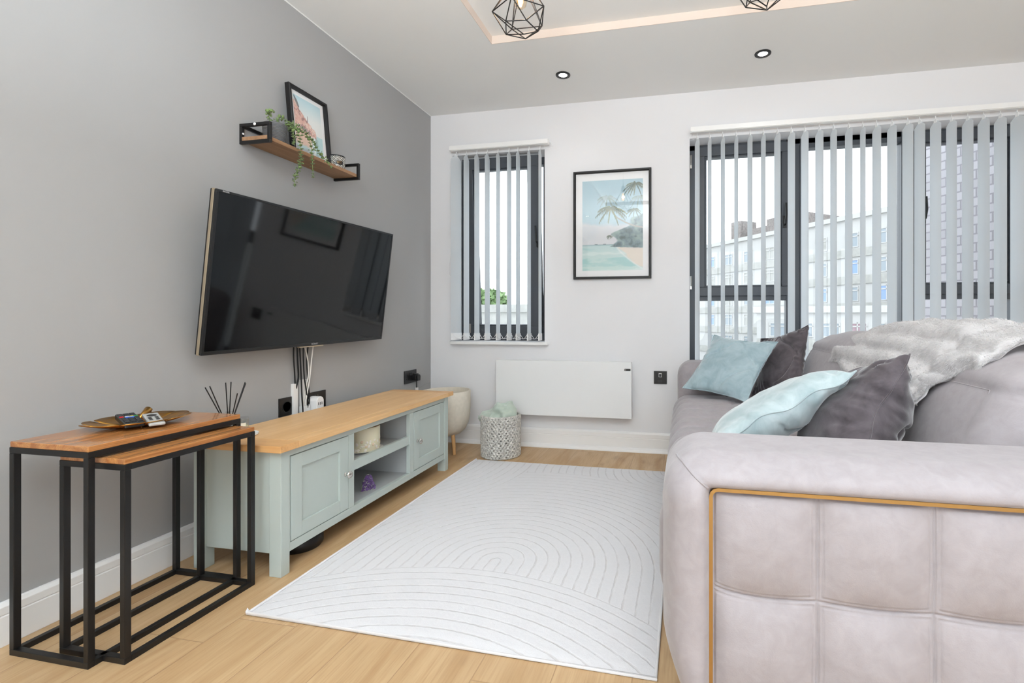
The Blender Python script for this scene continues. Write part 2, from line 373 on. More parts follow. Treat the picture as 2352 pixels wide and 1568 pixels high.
va2 = [(-19, .079), (-13, .157), (-13, .24), (-10, .323), (-13, .407), (-10, .488), (-15, .572), (-17, .655), (-16, .734), (-17, .818), (-9, .90), (-10, .986), (-1, 1.065), (-12, 1.142), (-13, 1.226), (-17, 1.312), (-14, 1.376), (-13, 1.46), (-9, 1.544), (-10, 1.628), (-10, 1.71), (-11, 1.795), (-12, 1.879)]
va2 += [(-11, 1.879+.083*k) for k in range(1, 9)]
r1, O = blind('vertical_blind', 'short pale grey vertical blind over the narrow window left of the beach picture', -1.655, -.922, 2.134, va1, .750, 0)
# stabiliser chains along the bottom of the short blind, both faces
for sgn in (-1, 1):
    b = MB(O)
    for (a0, xa), (a1, xb) in zip(va1[:-1], va1[1:]):
        pts = []
        for k in range(13):
            t = k/12; x = xa+(xb-xa)*t; z = .786-.030*math.sin(PI*t); y = YB-.053+sgn*.044*math.cos(PI*t)
            pts.append((x, y, z))
        b.tube(pts, .0016, 5)
    b.build('bottom_chain', M_chain, r1)
b = MB(O); pts = [(-1.66, YB-.05, 2.10)]+[(-1.672-.002*math.sin(k*.4), YB-.04, 2.08-k*.08) for k in range(1, 10)]
pts += [(-1.690, YB-.03, 1.27), (-1.685, YB-.03, 1.22), (-1.662, YB-.03, 1.19), (-1.64, YB-.04, 1.19)]
b.tube(pts, .0014, 6); b.build('control_cord', M_chain, r1)
b = MB(O); b.tube([(-.925, YB-.06, 2.12), (-.908, YB-.05, 2.115), (-.900, YB-.045, 2.09), (-.925, YB-.05, 2.075)], .0013, 6); b.lathe([(0, -.004), (.004, 0), (0, .004)], (-.9, YB-.045, 2.095), 8); b.build('cord_guide', M_chain, r1)
r2, O = blind('vertical_blind', 'long pale grey vertical blind across the wide window behind the sofa', .035, 2.64, 2.137, va2, .07, 1)
b = MB(O); b.tube([(.045, YB-.06, 2.10), (.03, YB-.05, 2.085), (.035, YB-.045, 2.068), (.06, YB-.05, 2.066)], .0013, 6); b.build('cord_guide', M_chain, r2)

# ------------------------------------------------------------------ outside world
M_rend = mat('white_render', (.70, .70, .695), .9); M_conc = mat('pale_concrete', (.63, .63, .615), .9, var=(3, .12)); M_pane = mat('far_window_pane', (.54, .58, .61), .3)
M_blue = mat('blue_curtain_pane', (.50, .60, .76), .5); M_rose = mat('rose_curtain_pane', (.58, .49, .52), .5); M_brickbr = mat('brown_brick', (.47, .445, .435), .9, var=(6, .3))
def brick_mat():
    m = mat('painted_brick', (.72, .71, .73), .9); g = NT(m); v, q = g.obj()
    t = g.n('ShaderNodeTexBrick'); t.inputs['Scale'].default_value = 1.; t.inputs['Brick Width'].default_value = .225; t.inputs['Row Height'].default_value = .070; t.inputs['Mortar Size'].default_value = .006
    t.inputs['Color1'].default_value = (*lin((.70, .69, .71)), 1); t.inputs['Color2'].default_value = (*lin((.65, .64, .66)), 1); t.inputs['Mortar'].default_value = (*lin((.54, .53, .55)), 1)
    g.nt.links.new(g.comb(q[0], q[2], 0.), t.inputs['Vector']); g.nt.links.new(t.outputs[0], g.b.inputs['Base Color'])
    return m
def far_building(name, label, p0, p1, z0, z1, rows, cols, depth=9., ww=1.15, wh=1.15, x_in=1.2, panes=None, top=None):
    d = Vector((p1[0]-p0[0], p1[1]-p0[1], 0)); L = d.length; ang = math.atan2(d.y, d.x)
    r = thing(name, label, 'building', (p0[0], p0[1], z0), ang)
    b = MB(); b.box(0, L, 0, depth, 0, z1-z0); b.box(-.2, L+.2, -.25, depth, z1-z0-.02, z1-z0+.35); wl = b.build('wall', M_rend, r)
    for zc in rows:
        b = MB(); b.box(0, L, -.12, 0, zc-z0-wh/2-.75, zc-z0-wh/2-.12); b.build('spandrel_band', M_conc, r)
    for zc in rows:
        for i in range(cols):
            x = x_in+i*(L-2*x_in)/(cols-1); m = random.choice(panes or [M_pane])
            b = MB(); ring(b, x-ww/2, x+ww/2, zc-z0-wh/2, zc-z0+wh/2, -.06, .02, .07, step=False); b.box(x-.03, x+.03, -.06, .02, zc-z0-wh/2, zc-z0+wh/2); b.box(x-ww/2, x+ww/2, -.06, .02, zc-z0+wh*.2, zc-z0+wh*.27)
            wf = b.build('window', M_rend, r)
            b = MB(); b.box(x-ww/2+.05, x+ww/2-.05, -.02, .0, zc-z0-wh/2+.05, zc-z0+wh/2-.05); b.build('pane', m, wf)
    return r
random.seed(3)
fb = far_building('apartment_block', 'long white apartment block with rows of blue-curtained windows seen through the wide window', (-9.5, 70.4), (18.5, 33.3), -9, 8.65, [7.0, 4.9, 2.8, .75, -1.4], 17, panes=[M_pane, M_pane, M_blue, M_conc])
b = MB(); b.box(22.7, 24.05, .8, 3, 17.8, 20.0); b.box(24.9, 27.4, 1.0, 6, 17.8, 18.9); b.box(27.4, 31.5, 1.0, 6, 17.8, 19.5); b.build('brick_penthouse', M_brickbr, fb)
fb2 = far_building('house', 'low white rendered house with pink-curtained windows beyond the left pane', (4.2, 30.0), (14.5, 28.0), -9, 1.25, [.25, -1.75], 7, depth=6, ww=1.0, wh=.85, panes=[M_rose, M_pane, M_pane])
gw = MB((-12, 18, -4)); gw.box(-14, -3, 18, 18.4, -4, 1.15); gw.box(-14.1, -2.9, 17.9, 18.5, 1.15, 1.45); tag(gw.build('boundary_wall', M_conc), 'pale block wall with coping seen low in the narrow window', 'wall')
def crown(name, label, c, r, m):
    b = MB(c); rnd = random.Random(5)
    for i in range(900):
        d = Vector((rnd.gauss(0, 1), rnd.gauss(0, 1), rnd.gauss(0, 1))).normalized()*r*rnd.uniform(.6, 1.05); p = Vector(c)+Vector((d.x, d.y, d.z*.8+r))
        b.add([(-.16, 0, 0), (0, .1, 0), (.16, 0, 0), (0, -.1, 0)], [(0, 1, 2, 3)], TRS(p, (rnd.uniform(0, 6), rnd.uniform(0, 6), rnd.uniform(0, 6))))
    t = thing(name, label, 'tree', c); o = b.build('foliage', m, t); o.location = (0, 0, 0)
    b = MB(c); b.tube([Vector(c)+Vector((0, 0, -5)), Vector(c)+Vector((0, 0, r))], [.2, .08], 8); b.build('trunk', M_brickbr, t)
    return t
crown('tree', 'small bright green tree at the left edge of the narrow window view', (-8.9, 21, .6), .9, mat('bright_leaves', (.50, .60, .42), .7))
gr = MB().box(-120, 120, 5.5, 160, -9.2, -9.0).build('outside_ground', mat('grey_paving', (.62, .62, .60), .9)); struct(gr)
bw = thing('brick_wall', 'whitewashed brick side wall just outside the right-hand panes', 'wall', (1.96, 4.58, -3), math.atan2(-1.02, .60))
MB().box(0, 1.12, 0, .22, 0, 7).build('brickwork', brick_mat(), bw)

# ------------------------------------------------------------------ ceiling lights
M_led = mat('led_diffuser', (1, 1, 1), .5, emis=((1., .98, .97), 14.)); M_amber = mat('filament', (1, .6, .25), .5, emis=((1., .66, .30), 22.))
def downlight(x, y, label, proto=[None]):
    if proto[0] is None:
        r = thing('downlight', label, 'light', (0, 0, 0))
        MB().lathe([(.045, 0), (.0445, -.004), (.040, -.006), (.028, -.005), (.025, .000)], (0, 0, 0), 40, closed=True).build('bezel', M_black, r, smooth='auto')
        MB().lathe([(.025, -.001), (.025, .0), (.0, .0)], (0, 0, -.001), 32).build('lens', M_led, r)
        proto[0] = r
    else: r = copy_tree(proto[0]); r['label'] = label
    r.location = (x, y, H); r['group'] = 'black rimmed ceiling downlights'
    l = bpy.data.lights.new('downlight_beam', 'SPOT'); l.energy = 3.5; l.spot_size = math.radians(130); l.spot_blend = .9; l.shadow_soft_size = .03; l.color = (.90, .96, 1.0)
    o = bpy.data.objects.new('downlight_beam', l); COL.objects.link(o); o.location = (x, y, H-.012)
for x, y, lb in ((-.736, 2.868, 'round black downlight in the ceiling above the beach picture'), (.433, 2.861, 'round black downlight in the ceiling above the wide window blind'), (2.7, 2.86, 'added unseen round black downlight in the ceiling at the far right corner'),
                 (-1.40, 1.3, 'added unseen round black downlight above the television wall'), (-1.40, -.4, 'added unseen round black downlight in the ceiling behind the viewer on the left'), (0.4, -.6, 'added unseen round black downlight behind the viewer in the middle'), (2.3, 1.3, 'added unseen round black downlight above the sofa back'), (2.3, -.5, 'added unseen round black downlight behind the sofa on the right')):  # fittings out of view are added for extra light
    downlight(x, y, lb)
def pendant(x, y, zb, rz, label):
    r = thing('pendant_lamp', label, 'lamp', (x, y, zb), rz, 'black wire cage pendant lamps')
    # cage: bottom point, lower ring of 3, middle zigzag of 6, top collar of 5
    P = {'b': (0, 0, 0)}
    R1, R2, R3 = .066, .104, .016
    low = [(R1*math.cos(a), R1*math.sin(a), .020+.004*(i % 2)) for i, a in enumerate([2*PI*k/5 for k in range(5)])]
    mid = [(R2*math.cos(a), R2*math.sin(a), .078) for a in [2*PI*(k+.5)/5 for k in range(5)]]
    top = [(R3*math.cos(a), R3*math.sin(a), .215) for a in [2*PI*k/5 for k in range(5)]]
    b = MB(); rw = .0021
    bot = (0.012, -.008, 0.0)
    E = []
    for k in range(5):
        E += [(bot, low[k])] if k in (0, 2, 3) else []
        E += [(low[k], low[(k+1) % 5]), (low[k], mid[k]), (low[(k+1) % 5], mid[k]), (mid[k], mid[(k+1) % 5]), (mid[k], top[k]), (mid[k], top[(k+1) % 5]), (top[k], top[(k+1) % 5])]
    for p, q_ in E: b.tube([p, q_], rw, 6)
    b.build('wire_cage', M_black, r, smooth='auto')
    b = MB(); b.lathe([(.0, .262), (.010, .262), (.019, .246), (.021, .205), (.019, .200), (0, .200)], n=24); b.build('bulb_holder', M_black, r, smooth='auto')
    b = MB(); b.tube([(0, 0, .26), (0, 0, H+rz_ - zb)], .003, 8); b.build('cord', M_black, r)
    b = MB(); b.lathe([(0, H+rz_-zb), (.05, H+rz_-zb), (.048, H+rz_-zb-.018), (0, H+rz_-zb-.022)], n=32); b.build('ceiling_rose', M_black, r, smooth='auto')
    b = MB(); b.lathe([(.010, .200), (.013, .190), (.021, .165), (.026, .140), (.022, .112), (.010, .100), (0, .098)], n=24)
    g = b.build('bulb', glass('bulb_glass', (1, .93, .82), 1.5), r, smooth=True)
    b = MB()
    for k in range(6):
        a = 2*PI*k/6; b.tube([(.006*math.cos(a), .006*math.sin(a), .185), (.011*math.cos(a), .011*math.sin(a), .150), (.007*math.cos(a), .007*math.sin(a), .118)], .0011, 5)
    b.build('filament', M_amber, g)
    l = bpy.data.lights.new('bulb_glow', 'POINT'); l.energy = 2.4; l.color = (1, .70, .46); l.shadow_soft_size = .012
    o = bpy.data.objects.new('bulb_glow', l); COL.objects.link(o); o.location = (x, y, zb+.15)
rz_ = rz
pendant(-.605, 1.715, 1.963, .35, 'black wire cage pendant hanging nearest the television wall')
pendant(.262, 1.715, 1.963, 1.25, 'black wire cage pendant cut off by the top edge towards the right')

# ------------------------------------------------------------------ nest of tables
def nest_table(label, x0, x1, y0, y1, zf, th, lg=.0158):
    r = thing('nesting_table', label, 'table', (x0, y0, 0), 0, 'nest of console tables'); O = r.location
    for lx in (x0, x1-lg):
        for ly in (y0, y1-lg): MB(O).box(lx, lx+lg, ly, ly+lg, lg, zf-lg).build('leg', M_black, r, bevel=.0012)
    for nm, z in (('lower_frame', 0.0), ('upper_frame', zf-lg)):
        b = MB(O); b.box(x0, x1, y0, y0+lg, z, z+lg); b.box(x0, x1, y1-lg, y1, z, z+lg); b.box(x0, x0+lg, y0+lg, y1-lg, z, z+lg); b.box(x1-lg, x1, y0+lg, y1-lg, z, z+lg); b.build(nm, M_black, r, bevel=.0012)
    b = MB(O); b.box(x0+.001, x1-.001, y0+.001, y1-.001, zf, zf+th)
    b.build('tabletop', M_acacia, r, bevel=.0018)
    return r
nest_table('taller black framed console table with a glossy wooden top carrying the gold leaf tray', -1.770, -1.498, .950, 1.382, .556, .015)
nest_table('lower black framed console table tucked inside the taller one, top empty', -1.648, -1.425, .982, 1.368, .5195, .0145)

# gold leaf tray
M_gold = mat('aged_gold', (.70, .52, .26), .30, 1., bump=(35, .35, .003), var=(14, .25))
tr = thing('leaf_tray', 'gold metal leaf shaped tray on the taller console table', 'tray', (-1.655, 1.178, .571), math.radians(-22))
b = MB(); NL = 9
def leaf_r(a):      # heart shaped leaf: tip at +x, notch and stem at -x, widest along y
    d = (a-PI+PI) % (2*PI)-PI; n_ = abs(abs(a % (2*PI))-PI)
    return 1/math.sqrt((math.cos(a)/.100)**2+(math.sin(a)/.126)**2)*(1+.10*math.exp(-(d/.25)**2)-.42*math.exp(-(n_/.24)**2))
lobes = [(-172, -128), (-126, -100), (-98, -70), (-68, -38), (-36, -4), (-3, 30), (32, 60), (62, 88), (90, 116), (118, 172)]
vs, fs = [], []
for a0, a1 in lobes:
    na, nr = 7, 9; base = len(vs); th = []
    for lay in (0, 1):
        for i in range(na):
            t = i/(na-1)
            for j in range(nr):
                s = j/(nr-1); a0_, a1_ = math.radians(a0-1.2*(1-s)/.4*1.0), math.radians(a1+1.2*(1-s)/.4)
                if s < .45: a0_, a1_ = math.radians(a0-1), math.radians(a1+1)
                a = a0_+(a1_-a0_)*t; R = leaf_r(a)*(.05+.95*s)*(1+.05*math.sin(PI*t)*s-.05*s*t)
                z = .002+.019*s**2.6+.0012*math.sin(PI*t)*s
                vs.append((R*math.cos(a), R*math.sin(a), z-(.0016 if lay else 0)))
    for i in range(na-1):
        for j in range(nr-1):
            k = base+i*nr+j; fs.append((k, k+1, k+nr+1, k+nr)); k2 = k+na*nr; fs.append((k2, k2+nr, k2+nr+1, k2+1))
    for i in range(na-1): k = base+i*nr+nr-1; k2 = k+na*nr; fs.append((k, k2, k2+nr, k+nr))
    for j in range(nr-1):
        k = base+j; k2 = k+na*nr; fs.append((k, k2, k2+1, k+1)); k = base+(na-1)*nr+j; k2 = k+na*nr; fs.append((k, k+1, k2+1, k2))
b.add(vs, fs); b.disc((0, 0, .0025), .03, 20); b.disc((0, 0, .0008), .05, 20)
b.build('leaf_dish', M_gold, tr, smooth=True)
b = MB(); b.tube([(.07, -.01, .004), (0, .0, .003), (-.055, .012, .006)], [.0015, .0025, .003], 6); b.build('midrib', M_gold, tr, smooth=True)
b = MB(); b.tube([(-.052, .012, .007), (-.070, .028, .022), (-.086, .044, .031), (-.096, .054, .029)], [.004, .006, .011, .005], 10); b.build('stem', M_gold, tr, smooth=True)

def button(b, x, y, w_, h_, z, t=.0016): b.box(x-w_/2, x+w_/2, y-h_/2, y+h_/2, z, z+t)
M_btn = mat('dark_button', (.13, .13, .14), .5); M_silver = mat('silver_plastic', (.72, .72, .71), .35, .3)
rm = thing('remote_control', 'chunky black television remote with coloured buttons lying across the gold tray', 'remote control', (-1.650, 1.150, .5835), (math.radians(0), math.radians(3), math.radians(64-90)))
b = MB(); b.box(-.074, .074, -.022, .022, 0, .016); body = b.build('body', M_blackp, rm, bevel=.003)
b = MB()
for i in range(5):
    for j in range(3): button(b, .062-i*.014, -.014+j*.014, .010, .011, .0165)
for i in range(3):
    for j in range(3): button(b, -.030-i*.014, -.014+j*.014, .009, .011, .0165)
b.build('keypad', M_btn, rm, bevel=.0006)
for c_, y, nm in (((.85, .12, .15), -.016, 'red_button'), ((.93, .9, .9), -.004, 'white_button'), ((.93, .85, .35), .006, 'yellow_button'), ((.2, .6, .35), .016, 'green_button')):
    b = MB(); button(b, -.014, y, .005, .009, .0165, .002); b.build(nm, mat(nm, c_, .4), rm)
b = MB(); button(b, .003, 0, .007, .020, .0165, .003); b.build('blue_button', mat('blue_button', (.25, .45, .85), .4), rm)
rm = thing('remote_control', 'small silver remote with black buttons beside the chunky black one in the gold tray', 'remote control', (-1.600, 1.180, .586), (0, math.radians(7), math.radians(-28)))
b = MB(); b.box(-.060, .060, -.019, .019, 0, .009); b.build('body', M_silver, rm, bevel=.003)
b = MB(); b.lathe([(0, .0085), (.012, .0085), (.012, .0095), (0, .0095)], (-.030, 0, 0), 20)
for i in range(3):
    for j in range(2): b.lathe([(0, .0085), (.005, .0085), (.005, .0097), (0, .0097)], (-.008+i*.013, -.008+j*.016, 0), 12)
b.build('keypad', M_btn, rm)

# ------------------------------------------------------------------ television unit
tv = thing('tv_unit', 'long sage grey television cabinet with an oak top, two doors and open shelves', 'cabinet', (-1.372, 1.419, 0), math.radians(.6))
D, Ln, HT = .366, 1.222, .438
lw, ld = .038, .048
for x0, y0 in ((-ld, 0), (-ld, Ln-lw), (-D, 0), (-D, Ln-lw)): MB().box(x0, x0+ld, y0, y0+lw, 0, HT).build('leg', M_sage, tv, bevel=.0015)
for y0, nm in ((.006, 'side_panel'), (Ln-.024, 'side_panel')): MB().box(-D+ld, -ld, y0, y0+.018, .078, HT).build(nm, M_sage, tv, bevel=.001)
b = MB(); b.box(-.024, -.003, lw, Ln-lw, .073, .104); b.box(-.024, -.003, lw, Ln-lw, .412, HT); b.box(-.024, -.003, .350, .385, .104, .412); b.box(-.024, -.003, .815, .850, .104, .412); b.box(-.024, -.003, lw, lw+.006, .104, .412); b.box(-.024, -.003, Ln-lw-.006, Ln-lw, .104, .412)
b.build('face_frame', M_sage, tv, bevel=.001)
MB().box(-D+.008, -.02, lw-.01, Ln-lw+.01, .090, .100).build('bottom_board', M_inside, tv)
MB().box(-D+.002, -D+.010, lw, Ln-lw, .090, HT).build('back_panel', M_inside, tv)
for y0 in (.352, .832): MB().box(-D+.01, -.02, y0, y0+.016, .10, HT).build('divider', M_inside, tv)
b = MB(); b.box(-D+.01, -.026, .368, .832, .256, .274); b.build('shelf', M_inside, tv); b = MB(); b.box(-.026, -.008, .385, .815, .252, .294); b.build('shelf_lip', M_sage, tv, bevel=.001)
b = MB(); b.box(-D-.012, .019, .062, Ln-.030, HT, HT+.0235); b.box(-D-.012, .019, -.022, .060, HT, HT+.0235); b.box(-D-.012, .019, Ln-.028, Ln+.032, HT, HT+.0235)
b = MB(); b.box(-D-.012, -.028, .062, Ln-.030, HT, HT+.0235).box(-.0275, .019, .062, Ln-.030, HT, HT+.0235); top = b.build('top', M_oak, tv, bevel=.0015)
MB().box(-D-.012, .019, -.022, .0613, HT, HT+.0235).build('breadboard_end', M_oakx, top, bevel=.0015)
MB().box(-D-.012, .019, Ln-.0293, Ln+.032, HT, HT+.0235).build('breadboard_end', M_oakx, top, bevel=.0015)
def door(y0, y1, knob_right):
    z0, z1, s = .107, .409, .050; xf = -.002
    b = MB(); b.box(xf-.018, xf, y0, y0+s, z0, z1); b.box(xf-.018, xf, y1-s, y1, z0, z1); b.box(xf-.018, xf, y0+s, y1-s, z0, z0+s); b.box(xf-.018, xf, y0+s, y1-s, z1-s, z1)
    b.box(xf-.016, xf-.008, y0+s-.001, y1-s+.001, z0+s-.001, z1-s+.001)
    d = b.build('door', M_sage, tv, bevel=.001)
    yk = y1-.018 if knob_right else y0+.030; zk = .255
    K = Matrix.Translation((xf, yk, zk)) @ Matrix.Rotation(PI/2, 4, 'Y')
    b = MB(); b.lathe([(0, 0), (.009, 0), (.009, .002), (.0055, .005), (.0050, .012), (.009, .015), (.0135, .018), (.0150, .0215), (.0120, .026), (.006, .0285), (0, .029)], n=28, M=K); b.build('knob', M_chrome, d, smooth='auto')
door(lw+.009, .347, True); door(.853, Ln-lw-.009, False)
def tvw(x, y, z=0):          # cabinet-local to world
    a = math.radians(.6); return Vector((-1.372+x*math.cos(a)-y*math.sin(a), 1.419+x*math.sin(a)+y*math.cos(a), z))

# candle on plate, amethyst
p = tvw(-.128, .612, .2742)
pl = tag(MB(p).lathe([(0, 0), (.068, 0), (.086, .004), (.092, .008), (.090, .009), (.074, .006), (0, .005)], p, 48).build('plate', mat('white_ceramic', (.93, .92, .90), .25), smooth='auto'), 'small white plate under the cream candle on the open shelf', 'plate')
cn = thing('candle', 'wide cream pillar candle with pale petals around its base on the shelf plate', 'candle', p+Vector((0, 0, .0055)))
R = .077; b = MB(cn.location); b.lathe([(0, 0), (R-.002, 0), (R, .003), (R, .104), (R-.003, .108), (R-.012, .107), (0, .103)], cn.location, 48)
wx = mat('cream_wax', (.915, .885, .775), .45); wx.node_tree.nodes['Principled BSDF'].inputs['Subsurface Weight'].default_value = .2; wx.node_tree.nodes['Principled BSDF'].inputs['Subsurface Radius'].default_value = (.02, .012, .006)
b.build('wax', wx, cn, smooth='auto')
b = MB(cn.location); b.tube([cn.location+Vector((0, 0, .10)), cn.location+Vector((.001, 0, .112))], .0012, 6); b.build('wick', M_black, cn)
rnd = random.Random(4); pm1 = mat('petal_white', (.95, .92, .88), .5); pm2 = mat('petal_peach', (.90, .80, .68), .5)
for m_, n_, nm in ((pm1, 80, 'pale_petals'), (pm2, 34, 'peach_petals')):
    b = MB(cn.location)
    for i in range(n_):
        a = rnd.uniform(0, 2*PI); z = .006+.045*rnd.random()**1.6; s = rnd.uniform(.004, .0085)
        Mx = Matrix.Translation(cn.location+Vector(((R+.0002)*math.cos(a), (R+.0002)*math.sin(a), z))) @ Matrix.Rotation(a, 4, 'Z') @ Matrix.Rotation(PI/2+rnd.uniform(-.1, .1), 4, 'Y') @ Matrix.Rotation(rnd.uniform(0, 6), 4, 'Z') @ Matrix.Diagonal((s, s*rnd.uniform(.5, .9), .0008, 1))
        b.lathe([(0, -1), (.8, -.6), (1, 0), (.8, .6), (0, 1)], n=8, M=Mx)
    o_ = b.build(nm, m_, cn, smooth=True); o_['kind'] = 'stuff'
p = tvw(-.075, .572, .1004)
am = thing('amethyst', 'purple amethyst crystal cluster standing on the bottom of the open shelf', 'crystal', p, math.radians(-30))
def gem_surface(a, t):         # a lumpy upright stone, flat at the back
    k = 1+.30*noise.noise(Vector((math.cos(a)*1.2, math.sin(a)*1.2, t*2.2)))
    r = .031*(1-t**2.4)**.5*(1-.25*t)*k
    return Vector((r*.62*math.cos(a), r*math.sin(a)+.004*t, .074*t))
b = MB(); b.add(*blob(lambda a, t: tuple(gem_surface(a, min(t, .995))), 40, 26))
b.build('rock', mat('grey_matrix_rock', (.60, .60, .57), .8, var=(60, .25), bump=(90, .8, .004)), am, smooth=True)
b = MB(); rnd = random.Random(9)
for i in range(420):
    a = rnd.uniform(-1.25, 1.25); t_ = rnd.uniform(.04, .93); c0 = gem_surface(a, t_); n0 = Vector((math.cos(a), math.sin(a)*.6, rnd.uniform(-.1, .6))).normalized()
    s_ = rnd.uniform(.0016, .0036); q_ = (n0+Vector((rnd.uniform(-.5, .5), rnd.uniform(-.5, .5), rnd.uniform(-.5, .5)))).to_track_quat('Z', 'X').to_matrix().to_4x4()
    b.lathe([(.6, -1.0), (.9, .4), (0, 1.6)], n=6, M=Matrix.Translation(c0) @ q_ @ Matrix.Diagonal((s_, s_, s_, 1)))
cr = b.build('crystals', mat('amethyst_crystal', (.42, .31, .52), .10, var=(90, .55)), am); cr['kind'] = 'stuff'

# ------------------------------------------------------------------ reed diffuser and jar on the cabinet top
zt_ = .4615; c = Vector((-1.630, 1.500, zt_))
dish = tag(MB(c).lathe([(0, 0), (.050, 0), (.058, .003), (.058, .008), (.052, .006), (0, .005)], c, 48).build('dish', mat('white_ceramic_dish', (.93, .93, .92), .25), smooth='auto'), 'round white dish under the reed diffuser on the cabinet top', 'dish')
c1 = c+Vector((-.010, -.036, .0055))
df = thing('reed_diffuser', 'glass reed diffuser with black sticks behind the taller console table', 'diffuser', c1)
MB(c1).lathe([(0, 0), (.021, 0), (.021, .055), (.017, .062), (.009, .066), (.009, .088), (.011, .090), (.011, .092), (.007, .092), (.007, .068), (.015, .060), (.019, .053), (.019, .003), (0, .003)], c1, 32).build('bottle', M_jar, df, smooth='auto')
MB(c1).lathe([(0, .004), (.018, .004), (.018, .040), (0, .040)], c1, 32).build('oil', glass('oil', (.95, .93, .85), 1.), df)
for i, (dx, dy, dz) in enumerate([(-.022, -.070, .186), (-.014, -.060, .189), (.0, -.012, .196), (.008, .002, .197), (.060, -.020, .160), (.016, .052, .190), (.024, .047, .187)]):
    b = MB(c1); b.tube([c1+Vector((-dx*.08, -dy*.08, .01)), c1+Vector((dx, dy, dz+.003))], .0018, 8); b.build('reed', M_black, df, smooth='auto')
c2 = c+Vector((.016, -.010, .0055))
jr = thing('candle_jar', 'small glass candle jar with a cream label beside the black diffuser reeds', 'jar', c2)
MB(c2).lathe([(0, 0), (.022, 0), (.023, .003), (.023, .056), (.0215, .056), (.0215, .004), (0, .004)], c2, 32).build('glass', M_jar, jr, smooth='auto')
MB(c2).lathe([(0, .004), (.021, .004), (.021, .036), (0, .036)], c2, 32).build('wax', wx, jr)
MB(c2).lathe([(0, .0565), (.023, .0565), (.0235, .0585), (.0235, .064), (.0215, .066), (0, .066)], c2, 32).build('lid', M_jar, jr, smooth='auto')
b = MB(c2); vs = [(c2.x+.0236*math.cos(a), c2.y+.0236*math.sin(a), c2.z+z) for a in [math.radians(-85+k*10) for k in range(9)] for z in (.010, .048)]
b.add(vs, [(2*i, 2*i+2, 2*i+3, 2*i+1) for i in range(8)]); lb = b.build('label', mat('cream_label', (.93, .91, .84), .6), jr)
b = MB(c2)
for k, z in ((0, .018), (0, .022)):
    vs = [(c2.x+.0238*math.cos(a), c2.y+.0238*math.sin(a), c2.z+zz) for a in (math.radians(-52), math.radians(-46), math.radians(-40)) for zz in (z, z+.003)]
    b.add(vs, [(0, 2, 3, 1), (2, 4, 5, 3)])
b.build('print', M_black, lb)

# ------------------------------------------------------------------ television
M_screen = mat('tv_screen', (.035, .036, .042), .055, spec=.4, coat=.05)
M_champ = mat('champagne_edge', (.78, .72, .62), .35, .8)
TVW, TVH = 1.08, .621
t = thing('television', 'large flat black television tilted down from its bracket on the grey wall', 'television', (-1.721, 1.998, 1.077))
cyw = 0.; tilt = .135; roll = .016
u = Vector((0, 1, 0)); n0 = Vector((1, 0, 0)); up = Vector((math.sin(tilt), 0, math.cos(tilt)))
u2 = (u*math.cos(roll)+up*math.sin(roll)); up2 = (-u*math.sin(roll)+up*math.cos(roll)); nn = u2.cross(up2)
R3 = Matrix((u2, up2, nn)).transposed(); t.rotation_euler = R3.to_euler()      # local x along the width, y up, z out of the screen
hw, hh = TVW/2, TVH/2
b = MB(); ring(b, -hw, hw, 0, 1, 0, 1, .01, step=False)
b = MB(); b.box(-hw, hw, -hh, hh, -.030, -.004); b.build('housing', M_black, t, bevel=.003)
b = MB(); b.box(-hw-.001, hw+.001, -hh-.001, hh+.001, -.022, -.010); b.build('side_trim', M_champ, t, bevel=.001)
b = MB(); g = .009
for a in ((-hw, hw, -hh, -hh+.014), (-hw, hw, hh-g, hh), (-hw, -hw+g, -hh+.014, hh-g), (hw-g, hw, -hh+.014, hh-g)): b.box(a[0], a[1], a[2], a[3], -.004, .002)
b.build('bezel', M_blackp, t, bevel=.0008)
b = MB(); b.box(-hw+g, hw-g, -hh+.014, hh-g, -.004, .0); b.build('screen', M_screen, t)
b = MB(); b.box(-.075, .075, -hh-.006, -hh-.001, -.012, .001); b.build('logo_bar', M_champ, t)
b = MB(); b.box(-.36, .36, -.26, .20, -.048, -.030); b.build('rear_cover', M_blackp, t, bevel=.004)
def text(body, size, loc, m, parent, rot=(0, 0, 0), ext=.0002, name='lettering'):
    c = bpy.data.curves.new(name, 'FONT'); c.body = body; c.size = size; c.extrude = ext; c.align_x = 'CENTER'; c.align_y = 'CENTER'
    o = bpy.data.objects.new(name+'_tmp', c); COL.objects.link(o); bpy.context.view_layer.update()
    me = bpy.data.meshes.new_from_object(o.evaluated_get(bpy.context.evaluated_depsgraph_get())); bpy.data.objects.remove(o); me.name = name
    o = bpy.data.objects.new(name, me); COL.objects.link(o); me.materials.append(m); o.parent = parent; o.location = loc; o.rotation_euler = rot; return o
M_letter = mat('silver_lettering', (.80, .80, .80), .4)
tx = text('SONY', .0125, (0.015, -hh+.0075, .0024), M_letter, t); tx.scale = (1.25, .9, 1)
text('BRAVIA', .008, (-hw+.035, hh-.0048, .0024), M_letter, t)
# white wall box showing behind the left edge of the screen
tag(MB((XL, 1.60, 1.06)).box(XL, XL+.045, 1.575, 1.78, .93, 1.28).build('router', M_white, bevel=.012, seg=4), 'white rounded box on the wall peeking out behind the television', 'router')
bk = thing('wall_bracket', 'black television wall bracket hidden behind the screen', 'bracket', (XL, 1.998, 1.05)); O = bk.location
b = MB(O); b.box(XL, XL+.012, 1.93, 2.07, .95, 1.15); b.build('wall_plate', M_black, bk); b = MB(O); b.box(XL+.012, XL+.085, 1.98, 2.02, 1.03, 1.07); b.build('arm', M_black, bk)

